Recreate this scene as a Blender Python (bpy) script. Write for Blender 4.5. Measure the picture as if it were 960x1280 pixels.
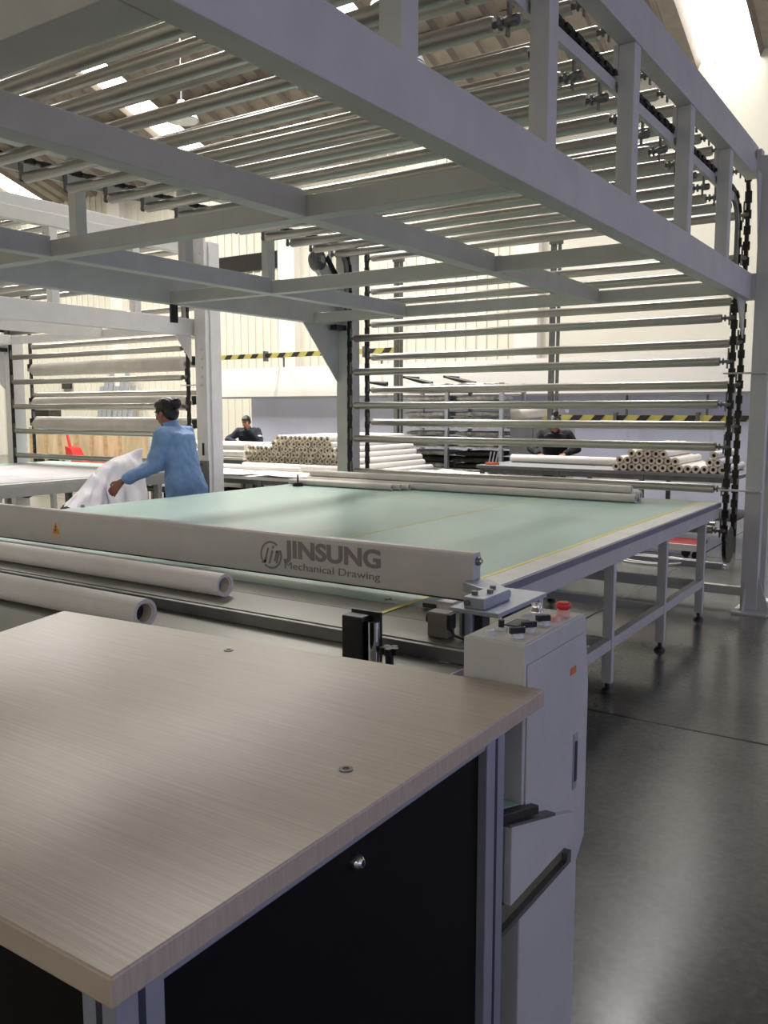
import bpy, bmesh, math, random
from mathutils import Vector, Matrix, noise
R=random.Random(7)
PI=math.pi
for o in list(bpy.data.objects): bpy.data.objects.remove(o)
SC=bpy.context.scene; COL=SC.collection

# ------------------------------------------------------------------ camera
cd=bpy.data.cameras.new('camera'); cam=bpy.data.objects.new('camera',cd); COL.objects.link(cam)
cd.sensor_fit='HORIZONTAL'; cd.sensor_width=36; cd.lens=36*1080/960
cd.clip_start=.05; cd.clip_end=200
cam.location=(0,0,1.58)
cam.rotation_euler=(math.radians(90-6.76),0,math.radians(33.69))
SC.camera=cam
# ------------------------------------------------------------------ world, exposure
w=bpy.data.worlds.new('world'); SC.world=w; w.use_nodes=True
w.node_tree.nodes['Background'].inputs[0].default_value=(.75,.85,1,1)
w.node_tree.nodes['Background'].inputs[1].default_value=.8
SC.view_settings.view_transform='Standard'; SC.view_settings.look='None'
SC.view_settings.exposure=-0.18; SC.view_settings.gamma=1
SKY_E=12.0; WIN_E=1.5; FRONT_E=.75; HALL_E=30.
# daylight falling in through the roof lights over the back half of the hall
def area(name,loc,rot,sx,sy,power,col):
    l=bpy.data.lights.new(name,'AREA'); l.shape='RECTANGLE'; l.size=sx; l.size_y=sy; l.energy=power; l.color=col
    o=bpy.data.objects.new(name,l); o.location=loc; o.rotation_euler=rot; COL.objects.link(o); return o
sl=math.atan(.35)
def roofz0(y): return 8.1+.35*(18-y)
for i,x in enumerate((-4.0,-11.1,-18.3,-25.5)):
    area('skylight_lamp',(x,11.3,roofz0(11.3)-.3),(-sl,0,0),1.0,6,(600,1900,1500,1200)[i],(1,.97,.92))

# ------------------------------------------------------------------ helpers
class MB:
    def __init__(s): s.v=[]; s.f=[]; s.sm=[]
    def add(s,vs,fs,sm=False):
        b=len(s.v); s.v+=[Vector(v) for v in vs]
        for f in fs: s.f.append([b+i for i in f]); s.sm.append(sm)
        return s
    def box(s,x0,x1,y0,y1,z0,z1):
        vs=[(x,y,z) for x in (x0,x1) for y in (y0,y1) for z in (z0,z1)]
        return s.add(vs,[(0,1,3,2),(4,6,7,5),(0,4,5,1),(2,3,7,6),(0,2,6,4),(1,5,7,3)])
    def obox(s,p0,p1,wd,ht,up=(0,0,1)):
        p0=Vector(p0);p1=Vector(p1);d=(p1-p0).normalized();u=Vector(up)
        r=d.cross(u).normalized();u=r.cross(d).normalized()
        vs=[p+r*a*wd/2+u*b*ht/2 for p in (p0,p1) for a,b in ((-1,-1),(1,-1),(1,1),(-1,1))]
        return s.add(vs,[(0,1,2,3),(7,6,5,4),(0,4,5,1),(1,5,6,2),(2,6,7,3),(3,7,4,0)])
    def lathe(s,p0,p1,prof,n=16,caps=True):
        # prof: list of (t along axis 0..1, radius)
        p0=Vector(p0);p1=Vector(p1);d=(p1-p0);L=d.normalized()
        a=L.orthogonal().normalized();b=L.cross(a)
        vs=[];fs=[]
        for t,r in prof:
            c=p0+d*t
            for k in range(n):
                q=2*PI*k/n; vs.append(c+(a*math.cos(q)+b*math.sin(q))*r)
        m=len(prof)
        for i in range(m-1):
            for k in range(n): fs.append((i*n+k,i*n+(k+1)%n,(i+1)*n+(k+1)%n,(i+1)*n+k))
        s.add(vs,fs,True)
        if caps: s.add(vs[:n],[tuple(range(n))[::-1]]); s.add(vs[-n:],[tuple(range(n))])
        return s
    def cyl(s,p0,p1,r,n=16,r1=None): return s.lathe(p0,p1,[(0,r),(1,r if r1 is None else r1)],n)
    def tube(s,p0,p1,ro,ri,n=16):
        p0=Vector(p0);p1=Vector(p1);L=(p1-p0).normalized();a=L.orthogonal().normalized();b=L.cross(a);vs=[]
        for p,r in ((p0,ro),(p1,ro),(p1,ri),(p0,ri)):
            for k in range(n):
                q=2*PI*k/n; vs.append(p+(a*math.cos(q)+b*math.sin(q))*r)
        fs=[]
        for i in range(4):
            j=(i+1)%4
            for k in range(n): fs.append((i*n+k,i*n+(k+1)%n,j*n+(k+1)%n,j*n+k))
        for i,f in enumerate(fs): s.add([vs[q] for q in f],[(0,1,2,3)],(i//n)%2==0)
        return s
    def prism(s,pts,vec):
        n=len(pts);v=Vector(vec);a=[Vector(p) for p in pts];vs=a+[p+v for p in a]
        fs=[tuple(range(n))[::-1],tuple(range(n,2*n))]+[(i,(i+1)%n,n+(i+1)%n,n+i) for i in range(n)]
        return s.add(vs,fs)
    def ell(s,c,r,nu=14,nv=9,rot=None):
        c=Vector(c);vs=[];fs=[]
        if not hasattr(r,'__len__'): r=(r,r,r)
        M=rot or Matrix.Identity(3)
        for j in range(1,nv):
            t=PI*j/nv
            for k in range(nu):
                q=2*PI*k/nu; vs.append(c+M@Vector((r[0]*math.sin(t)*math.cos(q),r[1]*math.sin(t)*math.sin(q),r[2]*math.cos(t))))
        vs.append(c+M@Vector((0,0,r[2])));vs.append(c+M@Vector((0,0,-r[2])));T=len(vs)-2
        for j in range(nv-2):
            for k in range(nu): fs.append((j*nu+k,(j+1)*nu+k,(j+1)*nu+(k+1)%nu,j*nu+(k+1)%nu))
        for k in range(nu): fs.append((T,k,(k+1)%nu)); fs.append((T+1,(nv-2)*nu+(k+1)%nu,(nv-2)*nu+k))
        return s.add(vs,fs,True)
    def pipe(s,pts,r,n=8):
        pts=[Vector(p) for p in pts];vs=[];fs=[]
        a=None
        for i,p in enumerate(pts):
            d=((pts[min(i+1,len(pts)-1)]-pts[max(i-1,0)])).normalized()
            if a is None: a=d.orthogonal().normalized()
            else: a=(a-d*a.dot(d)).normalized()
            b=d.cross(a); rr=r[i] if hasattr(r,'__len__') else r
            for k in range(n):
                q=2*PI*k/n; vs.append(p+(a*math.cos(q)+b*math.sin(q))*rr)
        m=len(pts)
        for i in range(m-1):
            for k in range(n): fs.append((i*n+k,i*n+(k+1)%n,(i+1)*n+(k+1)%n,(i+1)*n+k))
        s.add(vs,fs,True); s.add(vs[:n],[tuple(range(n))[::-1]]); s.add(vs[-n:],[tuple(range(n))])
        return s
    def mesh(s,name,off=Vector()):
        me=bpy.data.meshes.new(name); me.from_pydata([v-off for v in s.v],[],s.f); 
        me.polygons.foreach_set('use_smooth',s.sm); me.update(); return me
    def build(s,name,m,parent=None,label=None,bevel=0,local=False,kind=None):
        if parent is not None: off=Vector() if local else wloc(parent)
        else:
            xs=[v.x for v in s.v];ys=[v.y for v in s.v];zs=[v.z for v in s.v]
            off=Vector(((min(xs)+max(xs))/2,(min(ys)+max(ys))/2,min(zs)))
        o=bpy.data.objects.new(name,s.mesh(name,off)); o.data.materials.append(m); COL.objects.link(o)
        if parent is not None: o.parent=parent
        else: o.location=off
        if bevel:
            b=o.modifiers.new('bevel','BEVEL'); b.width=bevel; b.segments=2; b.limit_method='ANGLE'
            b.harden_normals=False
        if label: o['label']=label
        if kind: o['kind']=kind
        return o
def wloc(o):
    l=Vector(o.location)
    while o.parent is not None: o=o.parent; l=l+Vector(o.location)
    return l
def tag(o,label,cat,group=None):
    o['label']=label;o['category']=cat
    if group:o['group']=group
    return o
def thing(name,label,cat,loc=(0,0,0),rz=0,group=None):
    o=bpy.data.objects.new(name,None);COL.objects.link(o);o.empty_display_size=.1
    o.location=loc;o.rotation_euler=(0,0,rz);return tag(o,label,cat,group)
def struct(o): o['kind']='structure';return o
def dup(o,parent=None,off=None):
    c=o.copy();COL.objects.link(c)
    if parent is not None:c.parent=parent
    if off is not None:c.location=Vector(o.location)+Vector(off)
    for ch in list(o.children): dup(ch,c)
    return c

def srgb(r,g,b):
    f=lambda c:(c/255/12.92) if c/255<=.04045 else ((c/255+.055)/1.055)**2.4
    return (f(r),f(g),f(b),1)
def mat(name,c,rough=.5,metal=0,vary=.06,scale=6,bump=0,bscale=60,emit=0,stretch=None,rvary=0,spec=None,c2=None):
    m=bpy.data.materials.new(name);m.use_nodes=True;nt=m.node_tree;N=nt.nodes;L=nt.links;b=N['Principled BSDF']
    b.inputs['Roughness'].default_value=rough;b.inputs['Metallic'].default_value=metal
    if spec is not None: b.inputs['Specular IOR Level'].default_value=spec
    tc=N.new('ShaderNodeTexCoord');mp=N.new('ShaderNodeMapping');L.new(tc.outputs['Object'],mp.inputs[0])
    if stretch: mp.inputs['Scale'].default_value=stretch
    nz=N.new('ShaderNodeTexNoise');nz.inputs['Scale'].default_value=scale;nz.inputs['Detail'].default_value=5
    L.new(mp.outputs[0],nz.inputs[0])
    cr=N.new('ShaderNodeValToRGB');cr.color_ramp.elements[0].position=.3;cr.color_ramp.elements[1].position=.7
    a=c2 if c2 else tuple(x*(1-vary*2) for x in c[:3])+(1,)
    cr.color_ramp.elements[0].color=a;cr.color_ramp.elements[1].color=tuple(min(1,x*(1+vary*.6)) for x in c[:3])+(1,)
    L.new(nz.outputs[0],cr.inputs[0]);L.new(cr.outputs[0],b.inputs['Base Color'])
    if rvary:
        mr=N.new('ShaderNodeMapRange');mr.inputs[3].default_value=max(.02,rough-rvary);mr.inputs[4].default_value=rough+rvary
        L.new(nz.outputs[0],mr.inputs[0]);L.new(mr.outputs[0],b.inputs['Roughness'])
    if bump:
        n2=N.new('ShaderNodeTexNoise');n2.inputs['Scale'].default_value=bscale;n2.inputs['Detail'].default_value=3;L.new(mp.outputs[0],n2.inputs[0])
        bp=N.new('ShaderNodeBump');bp.inputs['Strength'].default_value=bump;bp.inputs['Distance'].default_value=.01
        L.new(n2.outputs[0],bp.inputs['Height']);L.new(bp.outputs[0],b.inputs['Normal'])
    if emit:
        b.inputs['Emission Color'].default_value=c;b.inputs['Emission Strength'].default_value=emit
    return m
M=dict(
 paint=mat('painted_white_steel',srgb(190,190,184),.42,vary=.05,scale=5,bump=.08,bscale=120),
 paint_stain=mat('stained_white_steel',srgb(200,200,198),.45,vary=.12,scale=3,bump=.1,bscale=90),
 paint_skylit=mat('skylit_white_steel',srgb(236,234,232),.4,vary=.03),  # lighter copy of the frame paint, strong skylight put into its colour
 steel=mat('brushed_steel_tube',srgb(178,175,167),.34,metal=.8,vary=.04,scale=3),
 steel_dk=mat('dull_grey_steel',srgb(120,120,118),.45,metal=.7,vary=.15),
 deck=mat('grey_steel_deck',srgb(150,148,140),.3,metal=.7,vary=.06,scale=3),
 alu=mat('anodised_aluminium',srgb(172,178,188),.38,metal=.55,vary=.05),
 alu_dk=mat('shadowed_slot',srgb(60,66,80),.5,metal=.4),
 black=mat('black_plastic',srgb(14,13,14),.45,vary=.1,bump=.1),
 blackpanel=mat('black_panel',srgb(8,6,7),.6,vary=.1,spec=.2),
 chain=mat('oily_chain_steel',srgb(52,50,48),.45,metal=.6,vary=.3,scale=40),
 chrome=mat('chrome',srgb(225,225,228),.12,metal=1,vary=.02),
 mint=mat('mint_green_mat',srgb(150,178,168),.33,vary=.03,scale=1.2,bump=.05,bscale=200),
 edge=mat('pale_table_edge',srgb(206,204,198),.45),
 edge_dk=mat('grey_edge_trim',srgb(120,118,130),.5),
 yellow=mat('yellow_line',srgb(214,208,92),.5),
 cover=mat('grey_white_powder_coat',srgb(186,182,176),.5,vary=.03,bump=.15,bscale=300),
 print_=mat('dark_grey_print',srgb(122,117,115),.6,vary=.02),
 orange=mat('orange_sticker',srgb(200,130,40),.6),
 orange2=mat('orange_label',srgb(214,110,60),.5),
 red=mat('red_plastic',srgb(205,48,44),.35,vary=.05),
 redclear=mat('pale_red_lens',srgb(226,170,165),.3),
 clear=mat('clear_lens',srgb(200,204,206),.15),
 fabric=mat('white_fabric_roll',srgb(222,218,212),.8,vary=.04,bump=.1,bscale=80),
 fabric_g=mat('off_white_cloth_roll',srgb(214,208,198),.85,vary=.05,bump=.15,bscale=50),
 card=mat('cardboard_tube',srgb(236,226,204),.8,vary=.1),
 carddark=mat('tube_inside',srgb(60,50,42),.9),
 sheet=mat('white_cloth',srgb(235,230,232),.85,vary=.03),
 joint=mat('floor_joint',srgb(48,48,46),.6),
 wall=mat('cream_wall_panel',srgb(226,222,206),.55,vary=.02,scale=1),
 wallw=mat('white_bulkhead',srgb(234,230,222),.6,vary=.02,scale=1),
 lav=mat('lavender_wall',srgb(218,220,240),.6,vary=.03,scale=1.5),
 roof=mat('roof_sheet',srgb(150,140,128),.55,metal=.1,vary=.08),
 darkglass=mat('dark_glass',srgb(45,42,40),.2),
 skylight=mat('skylight_sheet',(1,.98,.95,1),.5,emit=SKY_E,vary=0),
 window=mat('daylit_window',(.46,.50,1,1),.5,emit=WIN_E,vary=0),
 window2=mat('daylit_window_front',(1,.97,.90,1),.5,emit=FRONT_E,vary=0),
 wood=mat('pale_crate_wood',srgb(214,190,152),.75,vary=.15,scale=6,stretch=(1,1,.2)),
 wood_dk=mat('crate_batten',srgb(196,166,124),.75,vary=.15),
 skin=mat('skin',srgb(158,106,82),.55,vary=.06,scale=20),
 hair=mat('black_hair',srgb(30,24,22),.45,vary=.3,scale=40,stretch=(1,1,.2),bump=.5,bscale=90),
 denim=mat('light_blue_denim',srgb(140,172,214),.85,vary=.12,scale=9,bump=.25,bscale=160),
 navy=mat('navy_workwear',srgb(28,34,46),.85,vary=.15,bump=.2),
 blackcloth=mat('black_top',srgb(26,26,34),.85,vary=.15,bump=.2),
 jeans=mat('dark_trousers',srgb(50,56,72),.85,vary=.1),
 shoe=mat('black_shoe',srgb(25,24,24),.5),
 eye=mat('eye',srgb(235,232,228),.3,vary=0), iris=mat('iris',srgb(30,20,16),.2),
 stripe=mat('reflective_stripe',srgb(170,178,185),.4),
 teal=mat('teal_cloth',srgb(96,140,140),.8),
 plastic_w=mat('clear_wrap',srgb(216,213,206),.35,vary=.3,scale=10,bump=.4,bscale=30),
 darkload=mat('dark_load',srgb(66,62,56),.7,vary=.3,scale=10),
 weld=mat('weld_smudge',srgb(140,137,140),.6,vary=.25,scale=40),
 hazy=mat('hazard_yellow',srgb(196,184,96),.6), hazb=mat('hazard_black',srgb(40,36,34),.6),
 grey=mat('mid_grey',srgb(130,130,132),.6),
 cable=mat('white_cable',srgb(205,200,196),.6),
)
# laminate with fine wood grain running across
def laminate():
    m=bpy.data.materials.new('oak_laminate');m.use_nodes=True;N=m.node_tree.nodes;L=m.node_tree.links;b=N['Principled BSDF']
    tc=N.new('ShaderNodeTexCoord');mp=N.new('ShaderNodeMapping');mp.inputs['Scale'].default_value=(1.2,60,6);mp.inputs['Rotation'].default_value=(0,0,math.radians(-4));L.new(tc.outputs['Object'],mp.inputs[0])
    n1=N.new('ShaderNodeTexNoise');n1.inputs['Scale'].default_value=3;n1.inputs['Detail'].default_value=8;n1.inputs['Distortion'].default_value=.5;L.new(mp.outputs[0],n1.inputs[0])
    cr=N.new('ShaderNodeValToRGB');e=cr.color_ramp.elements;e[0].position=.3;e[0].color=srgb(174,158,139);e[1].position=.7;e[1].color=srgb(190,175,156)
    L.new(n1.outputs[0],cr.inputs[0]);L.new(cr.outputs[0],b.inputs['Base Color'])
    b.inputs['Roughness'].default_value=.36
    bp=N.new('ShaderNodeBump');bp.inputs['Strength'].default_value=.15;bp.inputs['Distance'].default_value=.002;L.new(n1.outputs[0],bp.inputs['Height']);L.new(bp.outputs[0],b.inputs['Normal'])
    return m
M['laminate']=laminate()
def concrete():
    m=bpy.data.materials.new('polished_concrete');m.use_nodes=True;N=m.node_tree.nodes;L=m.node_tree.links;b=N['Principled BSDF']
    tc=N.new('ShaderNodeTexCoord')
    n1=N.new('ShaderNodeTexNoise');n1.inputs['Scale'].default_value=.7;n1.inputs['Detail'].default_value=6;n1.inputs['Roughness'].default_value=.65;L.new(tc.outputs['Object'],n1.inputs[0])
    n2=N.new('ShaderNodeTexNoise');n2.inputs['Scale'].default_value=45;n2.inputs['Detail'].default_value=4;L.new(tc.outputs['Object'],n2.inputs[0])
    mx=N.new('ShaderNodeMix');mx.data_type='FLOAT';mx.inputs[0].default_value=.35;L.new(n1.outputs[0],mx.inputs[2]);L.new(n2.outputs[0],mx.inputs[3])
    cr=N.new('ShaderNodeValToRGB');e=cr.color_ramp.elements;e[0].position=.33;e[0].color=srgb(66,67,62);e[1].position=.68;e[1].color=srgb(112,112,106)
    L.new(mx.outputs[0],cr.inputs[0]);L.new(cr.outputs[0],b.inputs['Base Color'])
    mr=N.new('ShaderNodeMapRange');mr.inputs[1].default_value=.3;mr.inputs[2].default_value=.7;mr.inputs[3].default_value=.15;mr.inputs[4].default_value=.255
    L.new(n1.outputs[0],mr.inputs[0]);L.new(mr.outputs[0],b.inputs['Roughness'])
    return m
M['floor']=concrete()

# ================================================================== SETTING
XL,XR,YB,YF=-34.,8.,18.,-8.
ZW=8.1; RIDGE=5.0
def roofz(y): return ZW+.35*(YB-y) if y>=RIDGE else ZW+.35*(YB-RIDGE)-.5*(RIDGE-y)
fl=struct(MB().box(XL,XR,YF,YB,-.1,0).build('floor',M['floor']))
for x0,x1,y0,y1 in [(-30,6,4.28,4.295),(-30,6,9.6,9.615),(-2.3,-2.285,-6,18),(-30,6,-1.5,-1.485),(-8.0,-7.985,-6,18),(3.2,3.215,-6,18),(-14,-13.985,-6,18)]:
    MB().box(x0,x1,y0,y1,-.001,.0015).build('floor_joint',M['joint'],fl)
# back wall with ribbed cream cladding on the left
wb=struct(MB().box(XL,XR,YB,YB+.2,0,ZW+.3).build('wall_back',M['wall']))
x=XL+.2; r=MB()
while x<-7.5:
    if not(-15.3<x<-14.6): r.box(x,x+.05,YB-.03,YB,.0,ZW)
    x+=.27
r.build('cladding_rib',M['wall'],wb,kind='stuff')
for xx in (-28.6,-21.9,-15.2,-8.4,-1.7,4.6):
    MB().box(xx,xx+.55,YB-.22,YB,0,ZW).build('pilaster',M['wallw'],wb)
for k in range(6):
    x0=-33.5+k*3.15; x1=x0+2.9
    if x0<-14.6:
        MB().box(x0,x1,YB-.06,YB-.035,5.3,5.75).build('window_strip',M['darkglass'],wb)
struct(MB().box(XL-.2,XL,YF,YB,0,12.8).build('wall_left',M['wall']))
wr=struct(MB().box(XR,XR+.2,YF,YB,0,12.8).build('wall_right',M['wall']))
struct(MB().box(XL,XR,YF-.2,YF,0,8).build('wall_front',M['wall']))
for k in range(5):
    y0=-7.2+k*5
    wn=struct(MB().box(XR-.03,XR-.01,y0,y0+4.2,1.0,4.6).build('window_%d'%(k+1),M['window']))
    for j in range(4): MB().box(XR-.06,XR-.031,y0+j*1.4-.03,y0+j*1.4+.03,1.0,4.6).build('window_bar',M['paint'],wn)
wf=bpy.data.objects['wall_front']
for k in range(6):
    x0=-26+k*5.4
    wn=struct(MB().box(x0,x0+4.4,YF+.01,YF+.03,3.2,6.2).build('window_%d'%(k+6),M['window2']))
    for j in range(4): MB().box(x0+j*1.467-.03,x0+j*1.467+.03,YF+.031,YF+.06,3.2,6.2).build('window_bar',M['paint'],wn)
# roof: deep trapezoid sheets, some pans and ridges are daylight sheets
rf=MB();sky=MB();P=1.12
def strip(mb,x0,x1,dz0,dz1,y0,y1):
    vs=[(x0,y0,roofz(y0)+dz0),(x1,y0,roofz(y0)+dz1),(x1,y1,roofz(y1)+dz1),(x0,y1,roofz(y1)+dz0)]
    mb.add(vs,[(0,1,2,3)])
k0=int((XL-(-4.35))/P)-1; kk=k0
while True:
    x=-4.35+kk*P
    if x>XR: break
    if x>=XL-P:
        lit=(kk+130)%13 in (0,) or kk in (0,-6,-12,-13+0,-19) 
        lit=kk in (0,-6,-12,-19,-26)
        for (a,b,da,db,pan) in (((0,.76,0,0,True),) if lit else ((0,.29,0,0,True),(.29,.33,0,.07,False),(.33,.43,.07,.07,True),(.43,.47,.07,0,False),(.47,.76,0,0,True)))+((.76,.83,0,.13,False),(.83,1.05,.13,.13,True),(1.05,1.12,.13,0,False)):
            for (ya,yb) in ((RIDGE,8.),(8.,YB+.3)):
                tgt=rf
                if lit and ya>RIDGE and pan and a==0: tgt=sky
                strip(tgt,x+a,x+b,da,db,ya,yb)
            strip(rf,x+a,x+b,da,db,YF,RIDGE)
    kk+=1
# narrow lit ridge beside each lit pan
for q in (0,-6,-12,-19,-26):
    x=-4.35+q*P-.29
    strip(sky,x,x+.22,.125,.125,8,YB)
ro=struct(rf.build('ceiling',M['roof']))
sky.build('roof_light',M['skylight'],ro)
# gable closers above side walls handled by tall side walls; purlins under the sheets
for yy in (6.5,9.5,12.5,15.5):
    MB().box(XL,XR,yy-.05,yy+.05,roofz(yy)-.22,roofz(yy)-.02).build('purlin',M['roof'],ro)

# high-bay lamps (switched off) under the roof
LAMPS=((-7.71,12.17,'round high-bay lamp showing between the overhead bars, lower of the central two'),(-6.84,10.47,'round high-bay lamp showing between the overhead bars, upper of the central two'),(-12.62,12.06,'round high-bay lamp showing between the bars near the skylight patches'))
for (x,y,lab) in LAMPS:
    z=7.0
    t=thing('high_bay_lamp',lab,'lamp',(x,y,z))
    MB().lathe((x,y,z+.35),(x,y,z),[(0,.06),(.35,.12),(.6,.26),(1,.32)],20).build('lamp_shade',M['alu'],t)
    MB().cyl((x,y,z-.005),(x,y,z-.02),.30,20).build('lamp_glass',M['clear'],t)
    MB().cyl((x,y,z+.35),(x,y,roofz(y)-.01),.012,8).build('suspension_rod',M['steel_dk'],t)

# lavender partition with a white bulkhead on top, in front of the back wall
t=thing('partition','long lavender partition standing below the white bulkhead at the back','partition',(-7,14.1,0))
MB().box(-12.76,-.6,14.0,14.12,0,1.84).build('partition_panel',M['lav'],t)
for xx in (-9.02,-5.9,-3.0): MB().box(xx,xx+.03,13.985,14.0,0,1.84).build('partition_joint',M['grey'],t)
t=thing('bulkhead','long white boxed bulkhead running above the lavender partition','bulkhead',(-7,13.9,1.84))
MB().prism([(-14.2,13.80,1.845),(-14.2,14.12,1.845),(-14.2,14.12,2.45),(-14.2,13.88,2.45)],(13.9,0,0)).build('bulkhead_box',M['wallw'],t)
MB().box(-14.2,-.3,13.79,13.80,1.81,1.85).build('bulkhead_lip',M['grey'],t)
# hazard striped bars
def hazard(x0,x1,y,z,label,pole=True):
    t=thing('hazard_bar',label,'barrier bar',((x0+x1)/2,y,z))
    MB().box(x0,x1,y,y+.05,z-.045,z+.045).build('bar',M['hazy'],t)
    n=int((x1-x0)/.36)
    for k in range(n):
        a=x0+.1+k*.36
        MB().prism([(a,y-.004,z-.045),(a+.16,y-.004,z-.045),(a+.24,y-.004,z+.045),(a+.08,y-.004,z+.045)],(0,.003,0)).build('black_stripe',M['hazb'],t)
    for a in (x0+1.2,x1-.8):
        MB().box(a,a+.05,y-.03,y+.08,z-.11,z+.09).build('clip',M['steel_dk'],t)
        if z<2: MB().box(a+.01,a+.04,13.82,13.86,z-.05,1.845).build('hanging_strap',M['steel_dk'],t); MB().box(a+.01,a+.04,y+.05,13.86,z-.02,z+.02).build('strap_arm',M['steel_dk'],t)
        else: MB().box(a+.01,a+.04,y+.05,14.0,z-.02,z+.02).build('strap_arm',M['steel_dk'],t); MB().box(a+.01,a+.04,13.97,14.0,2.45,z).build('hanging_strap',M['steel_dk'],t)
hazard(-13.05,-8.6,13.4,2.66,'yellow and black striped bar over the white bulkhead at left')
hazard(-5.75,-2.5,13.3,1.45,'yellow and black striped bar in front of the lavender wall at right')
MB().cyl((-13.5,17.8,0),(-13.5,17.8,6.5),.05,10).build('wall_conduit',M['steel_dk'],wb)

# slim twin poles
for x,lab in ((-7.6,'slim grey twin pole beside the loaded storage rack'),(-4.95,'slim grey twin pole rising behind the bars at right')):
    t=thing('twin_pole',lab,'pole',(x,11.8,0))
    MB().box(x-.06,x+.01,11.77,11.83,0,3.95).build('pole_tube',M['steel_dk'],t)
    MB().box(x+.05,x+.08,11.77,11.83,0,3.95).build('pole_tube',M['steel_dk'],t)
    MB().box(x-.08,x+.1,11.76,11.84,0,.02).build('pole_foot',M['steel_dk'],t)
    MB().box(x-.08,x+.1,11.76,11.84,3.9,3.97).build('pole_cap',M['steel_dk'],t)

# ================================================================== ROLLER FRAME
YP=7.10; YQ=7.41   # near and far bar columns
def curved_guide(mb,x,cy,cz,r,a0,a1,wd,th):
    n=8
    for k in range(n):
        p=a0+(a1-a0)*k/n;q=a0+(a1-a0)*(k+1)/n
        mb.obox((x,cy+r*math.cos(p),cz+r*math.sin(p)),(x,cy+r*math.cos(q),cz+r*math.sin(q)),wd,th,up=(0,math.cos((p+q)/2),math.sin((p+q)/2)))
def chain(mb,pts,pitch=.06):
    # bead of alternating links along a polyline
    seg=[]
    for a,b in zip(pts[:-1],pts[1:]):
        a=Vector(a);b=Vector(b);n=max(1,int((b-a).length/pitch))
        for k in range(n): seg.append((a+(b-a)*k/n,a+(b-a)*(k+1)/n))
    for i,(a,b) in enumerate(seg):
        d=(b-a);m=(a+b)/2
        mb.obox(m-d*.55,m+d*.55,.036 if i%2 else .020,.028 if i%2 else .050,up=(1,0,.01))
def arc(x,cy,cz,r,a0,a1,n=6): return [(x,cy+r*math.cos(a0+(a1-a0)*k/n),cz+r*math.sin(a0+(a1-a0)*k/n)) for k in range(n+1)]

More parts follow.
